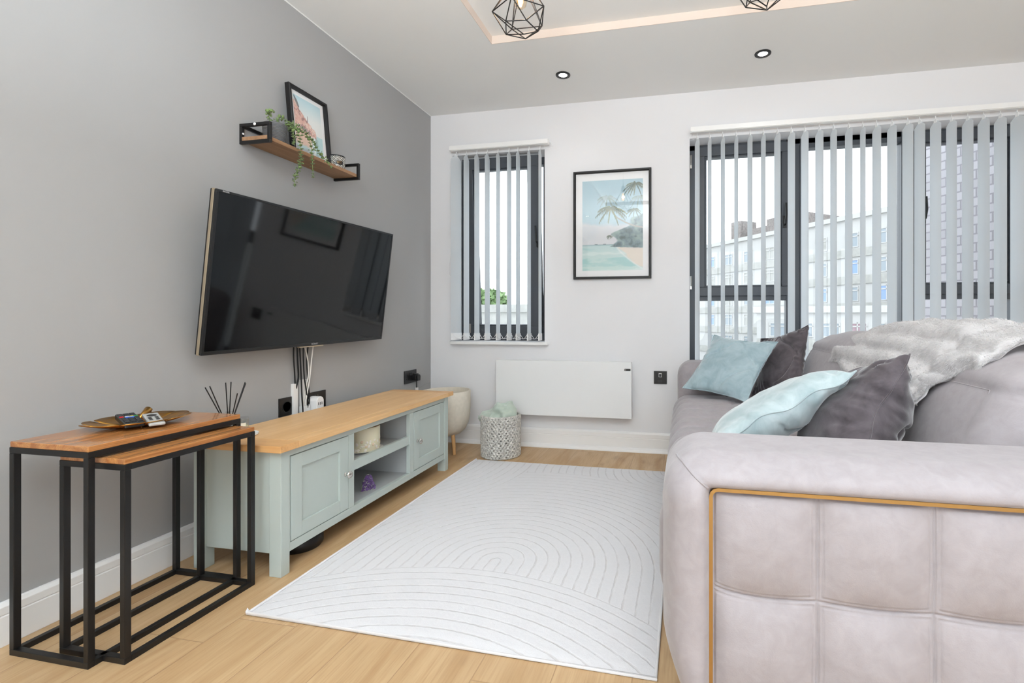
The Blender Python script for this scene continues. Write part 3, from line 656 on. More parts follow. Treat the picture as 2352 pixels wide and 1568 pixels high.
# cables dropping from the television
def cable(name, label, pts, r, m, grp=None):
    # smooth the polyline
    P_ = [Vector(p) for p in pts]; out = []
    for i in range(len(P_)-1):
        p0 = P_[max(i-1, 0)]; p1 = P_[i]; p2 = P_[i+1]; p3 = P_[min(i+2, len(P_)-1)]
        for k in range(8):
            s = k/8; out.append(.5*((2*p1)+(-p0+p2)*s+(2*p0-5*p1+4*p2-p3)*s*s+(-p0+3*p1-3*p2+p3)*s**3))
    out.append(P_[-1]); b = MB(P_[-1]); b.tube(out, r, 8); return tag(b.build(name, m, smooth='auto'), label, 'cable', grp)
xw = XL+.012
M_cab = mat('black_cable', (.06, .06, .065), .5); M_cabw = mat('white_cable', (.90, .89, .87), .5)
cable('cable', 'leftmost black cable hanging straight from the television into the white trunking', [(xw, 1.974, .80), (xw, 1.972, .72), (xw, 1.978, .64), (xw, 1.982, .57)], .0032, M_cab)
cable('cable', 'thick black cable second from the left under the television', [(xw+.003, 1.990, .80), (xw+.004, 1.992, .70), (xw+.004, 1.997, .62), (xw+.004, 1.987, .58), (xw, 1.986, .56)], .004, M_cab)
cable('cable', 'black cable running down just right of the white trunking', [(xw+.010, 1.996, .80), (xw+.012, 2.000, .70), (xw+.012, 2.006, .60), (xw+.012, 2.010, .52), (xw+.012, 2.016, .45), (xw+.012, 2.016, .38)], .0034, M_cab)
cable('cable', 'black cable crossing diagonally down to the shorter white box', [(xw+.014, 2.018, .80), (xw+.014, 2.016, .72), (xw+.014, 2.022, .62), (xw+.014, 2.034, .55), (xw+.014, 2.045, .487), (xw+.012, 2.046, .46)], .003, M_cab)
cable('cable', 'rightmost black cable curving down to the double socket', [(xw+.004, 2.064, .80), (xw+.004, 2.050, .70), (xw+.004, 2.054, .62), (xw+.004, 2.062, .55), (xw+.004, 2.066, .50), (xw+.004, 2.064, .475)], .003, M_cab)
cable('cable', 'white cable slanting right then down from the television to the shorter box', [(xw+.008, 2.018, .80), (xw+.008, 2.050, .70), (xw+.008, 2.055, .62), (xw+.008, 2.036, .55), (xw+.008, 2.026, .50), (xw+.008, 2.026, .44)], .0028, M_cabw)
cable('cable', 'straighter white cable slanting left from the television to the shorter box', [(xw+.016, 2.082, .80), (xw+.014, 2.070, .70), (xw+.014, 2.056, .60), (xw+.014, 2.040, .53), (xw+.012, 2.032, .48), (xw+.012, 2.032, .44)], .0028, M_cabw)
tag(MB((XL, 1.98, .36)).box(XL, XL+.016, 1.968, 1.994, .36, .586).build('cable_trunking', M_trim, bevel=.001), 'tall narrow white cable trunking under the television cables', 'trunking')
b = MB((XL, 2.035, .36)); b.box(XL, XL+.026, 2.018, 2.060, .36, .470); b.box(XL, XL+.010, 2.020, 2.056, .470, .60)
tag(b.build('cable_trunking', M_trim, bevel=.001), 'short wide white cable trunking left of the plug adaptor', 'trunking')

# ------------------------------------------------------------------ sockets
def plate(name, label, y0, y1, z0, z1, cat='socket'):
    r = thing(name, label, cat, (XL, y0, z0)); MB(r.location).box(XL, XL+.006, y0, y1, z0, z1).build('faceplate', M_blackp, r, bevel=.001); return r
M_hole = mat('socket_hole', (.01, .01, .01), .8); M_sw = mat('dark_switch', (.16, .16, .17), .35)
s = plate('wall_socket', 'black round-pin wall socket left of the cables', 1.896, 1.981, .441, .527); O = s.location
b = MB(O); b.lathe([(.026, 0), (.026, .0012), (.023, .0012), (.022, -.004), (0, -.004)], n=32, M=Matrix.Translation((XL+.006, 1.939, .483)) @ Matrix.Rotation(PI/2, 4, 'Y')); b.build('socket_well', M_hole, s, smooth='auto')
def uk(s, yc, z0, z1, O):
    b = MB(O)
    for dy, dz, w_, h_ in ((0, .015, .006, .011), (-.011, -.010, .010, .006), (.011, -.010, .010, .006)): b.box(XL+.005, XL+.0065, yc+dy-w_/2, yc+dy+w_/2, (z0+z1)/2+dz-.004-h_/2, (z0+z1)/2+dz-.004+h_/2)
    b.build('pin_holes', M_hole, s)
s = plate('wall_socket', 'black double wall socket behind the white plug adaptor', 2.046, 2.190, .441, .527); O = s.location
uk(s, 2.152, .441, .527, O); uk(s, 2.084, .441, .527, O)
for y in (2.107, 2.124): MB(O).box(XL+.006, XL+.011, y, y+.009, .490, .512).build('rocker_switch', M_sw, s, bevel=.002)
ad = thing('plug_adaptor', 'white plug adaptor with three USB ports in the double socket', 'adaptor', (XL+.006, 2.066, .38)); O = ad.location
b = MB(O); b.prism([(-.024, 0), (.024, 0), (.024, .105), (.018, .118), (.008, .124), (-.008, .124), (-.018, .118), (-.024, .105)], 0, .052, Matrix.Translation((XL+.006, 2.091, .385)) @ Matrix(((0, 0, 1, 0), (1, 0, 0, 0), (0, 1, 0, 0), (0, 0, 0, 1)))); b.build('body', M_white, ad, bevel=.003)
b = MB(O)
for k in range(3): b.box(XL+.0578, XL+.0585, 2.077+k*.011, 2.081+k*.011, .468, .482)
b.build('usb_ports', M_sw, ad)
s = plate('wall_socket', 'black double wall socket near the corner with a plug in it', 2.910, 3.056, .458, .545); O = s.location
uk(s, 2.946, .458, .545, O)
for y in (2.974, 2.990): MB(O).box(XL+.006, XL+.012, y, y+.009, .510, .530).build('rocker_switch', M_sw, s, bevel=.002)
pg = thing('plug', 'black plug with a cable in the corner wall socket', 'plug', (XL+.006, 3.022, .50)); O = pg.location
b = MB(O); b.prism([(-.022, -.020), (.022, -.020), (.025, .008), (.014, .027), (-.014, .027), (-.025, .008)], 0, .030, Matrix.Translation((XL+.006, 3.020, .492)) @ Matrix(((0, 0, 1, 0), (1, 0, 0, 0), (0, 1, 0, 0), (0, 0, 0, 1)))); b.prism([(-.017, -.022), (.017, -.022), (.020, .010), (.010, .022), (-.010, .022), (-.020, .010)], .030, .042, Matrix.Translation((XL+.006, 3.020, .492)) @ Matrix(((0, 0, 1, 0), (1, 0, 0, 0), (0, 1, 0, 0), (0, 0, 0, 1)))); b.build('body', M_blackp, pg, bevel=.003)
b = MB(O); b.tube([(XL+.028, 3.020, .474), (XL+.028, 3.020, .42), (XL+.03, 3.018, .34), (XL+.03, 3.0, .25), (XL+.02, 2.95, .15), (XL+.02, 2.9, .01)], .0038, 8); b.build('flex', M_cab, pg, smooth='auto')
b = MB(O); b.box(XL+.022, XL+.036, 3.014, 3.030, .385, .422); b.build('white_tag', M_white, pg, bevel=.001)
tag(MB((XL, 2.93, .3)).box(XL, XL+.02, 2.925, 2.958, .30, .392).build('cable_box', M_white, bevel=.002), 'tiny white box on the grey wall peeking over the cabinet below the corner socket', 'box')
cable('cable', 'thin grey painted wire looping over the wall into the corner', [(XL+.002, 3.060, .30), (XL+.002, 3.062, .37), (XL+.002, 3.085, .405), (XL+.002, 3.15, .418), (XL+.002, 3.25, .43)], .0016, M_grey)
fs_ = thing('fused_switch', 'square black switch plate on the white wall between heater and sofa', 'switch', (-.204, YB, .462)); O = fs_.location
MB(O).box(-.204, -.118, YB-.007, YB, .460, .546).build('faceplate', M_blackp, fs_, bevel=.001)
MB(O).box(-.172, -.152, YB-.008, YB-.0065, .506, .532).build('label_plate', M_white, fs_); b = MB(O); b.box(-.170, -.154, YB-.011, YB-.008, .508, .528); b.build('rocker_switch', M_sw, fs_, bevel=.001)
MB(O).box(-.178, -.146, YB-.010, YB-.007, .472, .486).build('fuse_carrier', M_sw, fs_, bevel=.001)

# ------------------------------------------------------------------ heater
ht = thing('panel_heater', 'slim white electric panel heater on the back wall', 'heater', (-1.297, YB-.085, .238)); O = ht.location
b = MB(O); b.box(-1.297, -.346, YB-.093, YB-.056, .234, .610)
b.build('front_panel', mat('heater_white', (.90, .90, .90), .4), ht, bevel=.0015)
MB(O).box(-1.27, -.37, YB-.055, YB-.012, .25, .59).build('rear_case', M_white, ht, bevel=.003)
b = MB(O)
for x in (-1.1, -.55): b.box(x, x+.05, YB-.03, YB, .28, .56)
b.build('wall_mount', M_white, ht)
b = MB(O); b.box(-.392, -.352, YB-.0955, YB-.0925, .552, .566); b.build('control_display', M_blackp, ht, bevel=.0012)
b = MB(O); b.lathe([(0, 0), (.0028, 0), (.0028, .0012), (0, .0012)], n=12, M=Matrix.Translation((-.384, YB-.0955, .559)) @ Matrix.Rotation(PI/2, 4, 'X')); b.build('button', M_chrome, ht)

# ------------------------------------------------------------------ planter and basket
M_stone = mat('sandy_stone', (.825, .79, .735), .75, var=(45, .05), bump=(140, .25, .0015))
pc = Vector((-1.578, 2.985, 0)); pt = thing('planter', 'tall cream stone planter on wooden legs in the corner beside the cabinet', 'planter', pc)
prof = [(0, .112), (.05, .114), (.095, .128), (.128, .158), (.147, .200), (.157, .255), (.160, .320), (.160, .412), (.158, .4155), (.150, .4155), (.148, .412), (.148, .390), (.148, .30), (.14, .22), (.10, .15), (0, .14)]
MB(pc).lathe(prof, pc, 64).build('pot', M_stone, pt, smooth='auto')
MB(pc).lathe([(0, .36), (.147, .36), (.147, .372), (0, .372)], pc, 48).build('inner_tray', mat('sandy_liner', (.66, .63, .56), .7), pt)
for k in range(3):
    a = math.radians(12-45+k*120); b = MB(pc); p0 = pc+Vector((.085*math.cos(a), .085*math.sin(a), .135)); p1 = pc+Vector((.104*math.cos(a), .104*math.sin(a), 0)); b.tube([p0, p1], [.0135, .0095], 14); b.build('leg', M_beech, pt, smooth='auto')

bc = Vector((-1.188, 2.985, 0)); bs = thing('basket', 'round grey woven basket on the floor below the heater', 'basket', bc)
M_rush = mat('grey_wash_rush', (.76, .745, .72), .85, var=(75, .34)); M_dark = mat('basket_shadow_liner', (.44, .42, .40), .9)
RB, HB = .120, .268
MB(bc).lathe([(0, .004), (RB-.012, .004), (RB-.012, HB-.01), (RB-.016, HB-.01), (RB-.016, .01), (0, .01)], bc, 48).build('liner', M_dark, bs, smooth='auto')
b = MB(bc); rows, cols = 17, 34; rnd = random.Random(2)
for i in range(rows):
    z = .014+i*(HB-.024)/(rows-1)
    for j in range(cols):
        a0 = 2*PI*(j+.5*(i % 2))/cols; da = 2*PI/cols; jt = rnd.uniform(-.12, .12)
        for s_ in (0, 1):       # each stitch is a fat twisted leaf strand leaning one way
            pts = []; rs = []
            for k in range(7):
                t_ = k/6; an = a0+da*(t_*1.25-.1+jt*.3); rr = RB-.002+.0075*math.sin(PI*t_)-.004*(1-math.sin(PI*t_)); zz = z+(.0105*(t_-.5)*(1 if (j+s_) % 2 else -1))+(s_-.5)*.008+rnd.uniform(-.0006, .0006)
                pts.append((bc.x+rr*math.cos(an), bc.y+rr*math.sin(an), bc.z+zz)); rs.append(.0030+.0042*math.sin(PI*t_))
            b.tube(pts, rs, 5)
b.build('weave', M_rush, bs, smooth=True)
b = MB(bc)
for z, r_ in ((HB-.002, .0058), (.006, .006)):
    n = 150; 
    for ph in (0, PI):
        b.tube([(bc.x+(RB+.001+.003*math.cos(k*.9+ph))*math.cos(2*PI*k/n), bc.y+(RB+.001+.003*math.cos(k*.9+ph))*math.sin(2*PI*k/n), z+.003*math.sin(k*.9+ph)) for k in range(n)], r_*.7, 6, closed=True)
b.build('braided_rim', M_rush, bs, smooth=True)
# sage green throw stuffed in the basket
M_green = mat('sage_plush', (.71, .755, .705), .9, sheen=.6, var=(9, .12), bump=(220, .5, .002))
def gthrow(a, t):
    th = t*PI; x = math.cos(a)*math.sin(th); y = math.sin(a)*math.sin(th); z = -math.cos(th)
    n_ = noise.noise(Vector((x*1.5, y*1.5, z*2.)))*.35+noise.noise(Vector((x*4, y*4, z*5)))*.14
    fold = .06*math.sin(9*x+4*z+3*y)
    k = 1+n_+fold
    zz = .264+z*.078*k+(x*.026 if z > 0 else 0)
    xx = x*.112*(1+.18*n_); 
    if x < -.35 and z > -.4: xx -= .034*(-x-.35)/.65*1.3; zz -= .010
    return (bc.x+xx, bc.y+y*.095*k*.95, max(zz, .18))
b = MB(bc); b.add(*blob(gthrow, 64, 40)); o_ = b.build('green_throw', M_green, smooth=True); tag(o_, 'sage green plush throw stuffed in the woven basket', 'throw')

# black device under the cabinet
pb = tvw(-.12, .22); tag(MB(pb).lathe([(0, .0), (.075, .0), (.082, .01), (.082, .035), (.075, .045), (0, .047)], pb, 40).build('charging_base', M_black, smooth='auto'), 'low round black object on the floor under the cabinet', 'device')

# ------------------------------------------------------------------ wall shelf and what stands on it
sy0, sy1, sz0, sz1, sx = 1.697, 2.266, 1.637, 1.723, -1.696
sf = thing('wall_shelf', 'narrow wooden wall shelf with black box brackets above the television', 'shelf', (XL, sy0, sz0)); O = sf.location
for y0 in (sy0, sy1-.013):
    b = MB(O); t_ = .013; b.box(XL, sx, y0, y0+t_, sz0, sz0+t_); b.box(XL, sx, y0, y0+t_, sz1-t_, sz1); b.box(sx-t_, sx, y0, y0+t_, sz0+t_, sz1-t_); b.box(XL, XL+t_, y0, y0+t_, sz0+t_, sz1-t_)
    k = b.build('bracket', M_black, sf, bevel=.0012)
    b = MB(O)
    if y0 == sy0:
        b.lathe([(0, 0), (.006, 0), (.0055, .002), (0, .0028)], n=16, M=Matrix.Translation((XL+.078, y0, sz1-.0065)) @ Matrix.Rotation(PI/2, 4, 'X'))
        b.lathe([(0, 0), (.0045, 0), (.004, .002), (0, .0025)], n=16, M=Matrix.Translation((XL+.013, y0+.0065, sz0+.045)) @ Matrix.Rotation(PI/2, 4, 'Y'))
        b.build('screw', M_white, k, smooth='auto')
MB(O).box(XL, XL+.010, sy0+.013, sy1-.013, sz1-.013, sz1).build('rear_rail', M_black, sf)
ZS = sz0+.013+.0165
MB(O).box(XL+.001, sx-.0135, sy0+.001, sy1-.001, sz0+.013, ZS).build('board', M_shelfw, sf, bevel=.0012)

# painted pictures: colour maps computed once and kept as vertex colours on a dense flat print
def col_mesh(name, img, Mx, w_, h_, parent, rough=.5):
    nh, nw = img.shape[:2]; me = bpy.data.meshes.new(name)
    X, Y = np.meshgrid(np.linspace(-w_/2, w_/2, nw), np.linspace(h_/2, -h_/2, nh)); v = np.stack([X.ravel(), Y.ravel(), 0*X.ravel()], 1)
    idx = np.arange(nh*nw).reshape(nh, nw); f = np.stack([idx[:-1, :-1], idx[1:, :-1], idx[1:, 1:], idx[:-1, 1:]], -1).reshape(-1, 4)
    me.from_pydata(v.tolist(), [], f.tolist()); a = me.color_attributes.new('paint', 'FLOAT_COLOR', 'POINT')
    c = np.clip(img, 0, 1); c = np.where(c <= .04045, c/12.92, ((c+.055)/1.055)**2.4); c = np.concatenate([c.reshape(-1, 3), np.ones((nh*nw, 1))], 1)
    a.data.foreach_set('color', c.astype(np.float32).ravel())
    m = mat(name+'_ink', (.8, .8, .8), rough); at = m.node_tree.nodes.new('ShaderNodeVertexColor'); at.layer_name = 'paint'; m.node_tree.links.new(at.outputs[0], m.node_tree.nodes['Principled BSDF'].inputs['Base Color'])
    me.materials.append(m); o = bpy.data.objects.new(name, me); COL.objects.link(o); o.parent = parent; o.matrix_local = Mx; return o
def fbm(nh, nw, sc, seed, sy=1.):
    out = np.zeros((nh, nw)); r = np.random.RandomState(seed)
    for k in range(4):
        g = r.rand(int(sc*2**k*sy)+2, int(sc*2**k)+2); yy = np.linspace(0, g.shape[0]-1.001, nh); xx = np.linspace(0, g.shape[1]-1.001, nw)
        iy = yy.astype(int); ix = xx.astype(int); fy = (yy-iy)[:, None]; fx = (xx-ix)[None]; fy = fy*fy*(3-2*fy); fx = fx*fx*(3-2*fx)
        a = g[iy][:, ix]; b_ = g[iy][:, ix+1]; c_ = g[iy+1][:, ix]; d_ = g[iy+1][:, ix+1]; out += ((a*(1-fx)+b_*fx)*(1-fy)+(c_*(1-fx)+d_*fx)*fy)/2**k
    return (out-out.min())/(out.max()-out.min())
def blend(img, mask, c): m = np.clip(mask, 0, 1)[..., None]; return img*(1-m)+np.array(c)*m
def stroke(img, pts, wd, c, al=1.):
    nh, nw = img.shape[:2]; Y, X = np.mgrid[0:nh, 0:nw]; X = X/nw; Y = Y/nw
    m = np.zeros((nh, nw))
    for k in range(len(pts)-1):
        (x0, y0), (x1, y1) = pts[k], pts[k+1]; dx, dy = x1-x0, y1-y0; L2 = dx*dx+dy*dy+1e-9
        t_ = np.clip(((X-x0)*dx+(Y-y0)*dy)/L2, 0, 1); d = np.hypot(X-x0-t_*dx, Y-y0-t_*dy); w_ = wd[k]+(wd[k+1]-wd[k])*t_ if hasattr(wd, '__len__') else wd
        m = np.maximum(m, np.clip((w_-d)*nw+.5, 0, 1))
    return blend(img, m*al, c)
def palm(img, cx, cy, s, cols, rnd, n=13):
    for i in range(n):
        a = rnd.uniform(-PI, PI) if i > 8 else -PI+i*2*PI/9; L_ = s*rnd.uniform(.75, 1.1); pts = []
        for k in range(9): t_ = k/8; pts.append((cx+math.cos(a)*L_*t_, cy+math.sin(a)*L_*t_*.62+.55*L_*t_*t_))
        c = cols[i % len(cols)]; img = stroke(img, pts, [.008*s/.2]*8+[.002], c)
        for k in range(1, 9):
            for q_ in range(2):
                x, y = pts[k]; d = rnd.uniform(.16, .34)*s*(1-abs(k/8-.45)); img = stroke(img, [(x, y), (x+rnd.uniform(-.25, .25)*d+(.2*d if math.cos(a) > 0 else -.2*d), y+d)], [.0045*s/.2+.0015, .001], c, .85)
    return img
def beach():
    nw, nh = 210, 320; Y, X = np.mgrid[0:nh, 0:nw]; u_ = X/nw; v_ = Y/nh; A = nh/nw
    img = np.zeros((nh, nw, 3)); top = np.array([.66, .78, .83]); mid = np.array([.70, .81, .85]); img[:] = top+(mid-top)*v_[..., None]
    cl = fbm(nh, nw, 3, 1, 2.2); img = blend(img, np.clip((v_-.47)/.05+(cl-.5)*1.6, 0, 1)*(.85), (.87, .86, .87)); img = blend(img, np.clip((cl-.55)*2, 0, .6)*(v_ > .5), (.80, .83, .86))
    hz = .715; s_ = np.clip((v_-hz)/(1-hz), 0, 1); sea = np.array([.74, .84, .84]) + (np.array([.78, .88, .86])-np.array([.74, .84, .84]))*s_[..., None]
    img = np.where((v_ > hz)[..., None], sea, img); img = blend(img, np.exp(-((v_-hz)/.006)**2)*.6, (.45, .62, .66))
    wv = fbm(nh, nw, 2.5, 5, 6.); img = blend(img, np.clip((wv-.62)*3, 0, .55)*(v_ > hz+.03), (.53, .77, .77)); img = blend(img, np.clip((.35-wv)*3, 0, .5)*(v_ > hz), (.90, .94, .93))
    sd = (u_-(.60+.42*np.clip((1-v_)/.27, 0, 1)*.0+.0)) ; line = .56+.62*np.clip((v_-.72)/.28, 0, 1)**1.4*.75; img = blend(img, np.clip((u_-line)*18+(wv-.5)*1.5, 0, 1)*(v_ > .725), (.90, .855, .80)); img = blend(img, np.exp(-((u_-line)/.02)**2)*.6*(v_ > .73), (.95, .95, .94))
    img = blend(img, np.clip((u_-line-.1)*6, 0, 1)*np.clip((.77-v_)*30, 0, 1)*(v_ > .725)*.8, (.80, .79, .82))
    fo = fbm(nh, nw, 9, 8, 1.5); edge = .50+.06*np.sin(v_*40)+.30*np.clip((.60-v_)/.14, 0, 1)+.05*(fo-.5); m = np.clip((u_-edge)*25, 0, 1)*(v_ > .30)*(v_ < .725+.03*u_)*np.clip((v_-(.62-.42*(u_-.42)*1.1))*40+(fo-.5)*4, 0, 1)
    img = blend(img, m, (.42, .52, .54)); img = blend(img, m*np.clip((fo-.5)*3, 0, .9), (.60, .69, .67)); img = blend(img, m*np.clip((.42-fo)*5, 0, .85), (.25, .33, .35))
    fo2 = fbm(nh, nw, 16, 12, 1.5); img = blend(img, m*np.clip((.4-fo2)*3, 0, .6), (.22, .30, .31))
    rnd = random.Random(3); d = [(.30, .36, .33), (.42, .46, .38), (.36, .40, .34)]; l = [(.62, .70, .72), (.55, .63, .62)]
    img = stroke(img, [(.50, .36*A), (.58, .42*A), (.72, .475*A), (.86, .515*A), (1., .535*A)], [.010, .011, .012, .013, .014], (.62, .60, .58))
    img = palm(img, .42, .19*A, .20, l, rnd, 11); img = palm(img, .93, .20*A, .17, l, rnd, 10)
    img = palm(img, .88, .055*A, .19, d, rnd, 12); img = palm(img, .86, .335*A, .13, d, rnd, 12)
    img = palm(img, .47, .315*A, .25, [(.30, .35, .30), (.48, .50, .36), (.40, .44, .36)], rnd, 15); img = palm(img, .45, .615*A, .055, d, rnd, 10)
    img = img*.9+.085  # pale haze over the picture, mixed into the print colours
    for x in (.23, .37): img = stroke(img, [(x-.02, .705*A), (x+.02, .705*A)], .005, (.35, .42, .46))
    img = stroke(img, [(.22, .712*A), (.58, .712*A)], .002, (.45, .55, .58))
    return img
pf = thing('framed_picture', 'black framed palm beach picture hanging on the white back wall', 'picture', (-.489, YB-.012, 1.541)); O = pf.location
b = MB(O); b2 = []
x0, x1, z0, z1, fw = -.757, -.221, 1.170, 1.913, .0165
for (pa, pb_) in (((x0, z0), (x1, z0)), ((x1, z0), (x1, z1)), ((x1, z1), (x0, z1)), ((x0, z1), (x0, z0))): pass
cx_, cz_ = (x0+x1)/2, (z0+z1)/2
def frame_ring(b, cx_, cz_, W_, H_, prof, to):      # prof: list of (inset, depth); mitred frame
    n = len(prof); vs = []
    for sx_, sz_ in ((-1, -1), (1, -1), (1, 1), (-1, 1)):
        for ins, dp in prof: vs.append(to(cx_+sx_*(W_/2-ins), cz_+sz_*(H_/2-ins), dp))
    fs = []
    for c_ in range(4):
        d_ = (c_+1) % 4
        for k in range(n): fs.append((c_*n+k, c_*n+(k+1) % n, d_*n+(k+1) % n, d_*n+k))
    b.add(vs, fs)
prof = [(0, 0), (0, .022), (.003, .025), (.012, .025), (.0165, .019), (.0165, 0)]
frame_ring(b, cx_, cz_, x1-x0, z1-z0, prof, lambda x, z, d: (x, YB-d, z)); b.build('frame', M_black, pf)
b = MB(O); b.box(x0+.010, x1-.010, YB-.008, YB-.003, z0+.010, z1-.010); b.build('mount_board', mat('white_card', (.93, .93, .935), .8), pf)
col_mesh('print', beach(), Matrix.Translation(Vector((-.4865, YB-.0086, 1.5375))-O) @ Matrix.Rotation(PI/2, 4, 'X'), .418, .618, pf, .6)
b = MB(O); b.box(x0+.012, x1-.012, YB-.0145, YB-.0130, z0+.012, z1-.012); b.build('glazing', M_pglass, pf)

def town():
    nw, nh = 150, 220; Y, X = np.mgrid[0:nh, 0:nw]; u_ = X/nw; v_ = Y/nh; A = nh/nw; img = np.zeros((nh, nw, 3))
    t_ = np.clip(v_/.35, 0, 1)[..., None]; img[:] = np.array([.70, .84, .88])*(1-t_)+np.array([.90, .91, .90])*t_
    n1_ = fbm(nh, nw, 10, 3, 1.4); n2_ = fbm(nh, nw, 4, 7, 1.4)
    img = blend(img, (v_ > .60)*1., (.70, .84, .85)); img = blend(img, np.clip((n2_-.5)*2, 0, .7)*(v_ > .60), (.90, .94, .94))
    hill = np.clip(((.05+.62*(u_-.0)**.9*1.0+.02)-v_)*-40+ (n1_-.5)*3, 0, 1)*(u_ < .78)*(v_ < .66)*np.clip((.78-u_)*20, 0, 1)
    img = blend(img, hill, (.86, .66, .60)); img = blend(img, hill*np.clip((n1_-.55)*4, 0, .8), (.93, .84, .78)); img = blend(img, hill*np.clip((.42-n1_)*5, 0, .8), (.52, .36, .34))
    rnd = random.Random(8)
    for i in range(90):
        x = rnd.uniform(.02, .72); y = rnd.uniform(.10+.6*x, .62)
        if y < .08+.62*x: continue
        img = stroke(img, [(x, y*A), (x, (y+.014)*A)], .006, rnd.choice([(.45, .28, .28), (.92, .86, .82), (.76, .45, .40)]), .8)
    for i in range(8): x = .12+i*.055; img = stroke(img, [(x, (.52+.02*i*.3)*A), (x, (.58+.006*i)*A)], .013, (.40, .44, .48), .9)
    img = stroke(img, [(.47, .30*A), (.47, .40*A)], [.006, .012], (.40, .28, .28)); img = stroke(img, [(.04, .03*A), (.10, .10*A), (.17, .19*A)], [.02, .04, .03], (.30, .26, .26), .7)
    sand = np.clip((.66-np.abs(u_-.18)*.1-u_*1.0+np.clip((v_-.6), 0, 1)*.0)*12, 0, 1)*np.clip((v_-(.60+.10*u_))*30, 0, 1)*np.clip((.93-v_)*20+(n2_-.5)*2, 0, 1)
    img = blend(img, sand, (.90, .76, .68)); img = blend(img, sand*np.clip((n2_-.5)*2, 0, .5), (.94, .87, .80))
    img = blend(img, np.clip((v_-.90+(n2_-.5)*.1)*14, 0, 1)*np.clip((.8-u_)*5, 0, 1)*.7, (.60, .60, .62))
    img = blend(img, np.exp(-((u_-.66-.02*np.sin(v_*30))/.025)**2)*(v_ > .64)*.8, (.95, .95, .93)); img = blend(img, np.exp(-((u_-.76)/.05)**2)*(v_ > .66)*.6, (.45, .58, .56))
    return img*.86+.125  # washed-out highlight faded into the print colours
fy0, fy1 = 1.906, 2.150; fh = .332
pf2 = thing('framed_picture', 'black framed picture of a pink seaside town leaning on the wall shelf', 'picture', (-1.792, (fy0+fy1)/2, ZS), (0, math.radians(-5.5), 0))
# local frame: x out of the wall, y along the shelf, z up
toL = lambda y, z, d: (d, y, z)
b = MB(); frame_ring(b, 0, fh/2, fy1-fy0, fh, [(0, 0), (0, .022), (.003, .025), (.012, .024), (.015, .012), (.015, 0)], toL); b.build('frame', M_black, pf2)
b = MB(); b.box(.0, .006, -.115, .115, .008, fh-.008); b.build('mount_board', mat('white_card_small', (.93, .93, .93), .8), pf2)
col_mesh('print', town(), Matrix.Translation((.0066, 0, fh/2)) @ Matrix(((0, 0, 1, 0), (1, 0, 0, 0), (0, 1, 0, 0), (0, 0, 0, 1))), .172, .262, pf2, .6)
b = MB(); b.box(.0105, .0115, -.110, .110, .012, fh-.012); b.build('glazing', M_glass, pf2)

# patterned candle tin
cc = Vector((-1.765, 2.178, ZS)); ct = thing('patterned_candle', 'black and white patterned candle jar at the right end of the wall shelf', 'candle', cc)
m = mat('diamond_pattern', (.93, .92, .88), .25, coat=.4); g = NT(m); v, q = g.obj()
an = g.m('MULTIPLY', g.m('ARCTAN2', q[1], q[0]), 12/(2*PI)); zz = g.m('MULTIPLY', q[2], 52.)
p1 = g.m('ABSOLUTE', g.m('SUBTRACT', g.m('FRACT', g.m('ADD', an, zz)), .5)); p2 = g.m('ABSOLUTE', g.m('SUBTRACT', g.m('FRACT', g.m('SUBTRACT', an, zz)), .5))
s1 = g.ramp(g.m('ABSOLUTE', g.m('SUBTRACT', p1, .28)), .07, .11); s2 = g.ramp(g.m('ABSOLUTE', g.m('SUBTRACT', p2, .28)), .07, .11)
g.nt.links.new(g.mix(g.m('MULTIPLY', s1, s2), (.012, .012, .014), lin((.92, .91, .87))), g.b.inputs['Base Color'])
b = MB(cc); b.lathe([(0, 0), (.034, 0), (.036, .003), (.038, .068), (.0365, .070), (.034, .068), (.033, .01), (0, .01)], cc, 48); b.build('jar', m, ct, smooth='auto')
MB(cc).lathe([(0, .012), (.0325, .012), (.0325, .050), (0, .050)], cc, 32).build('wax', wx, ct)
b = MB(cc); b.lathe([(.0362, .064), (.0382, .064), (.0385, .070), (.0375, .0712)], cc, 48, closed=True); b.build('rim', M_blackp, ct, smooth='auto')
b = MB(cc); vs = [(cc.x+(.0368+.0008*(z > .03))*math.cos(a), cc.y+(.0368+.0008*(z > .03))*math.sin(a), cc.z+z) for a in [math.radians(-62+k*8) for k in range(8)] for z in (.022, .042)]
b.add(vs, [(2*i, 2*i+2, 2*i+3, 2*i+1) for i in range(7)]); lb = b.build('label', M_blackp, ct)
b = MB(cc)
for z, a0, a1 in ((.036, -56, -14), (.029, -50, -20)):
    vs = [(cc.x+.0380*math.cos(math.radians(a)), cc.y+.0380*math.sin(math.radians(a)), cc.z+zz) for a in np.linspace(a0, a1, 6) for zz in (z, z+.0016)]
    b.add(vs, [(2*i, 2*i+2, 2*i+3, 2*i+1) for i in range(5)])
b.build('label_lines', M_brass, lb)

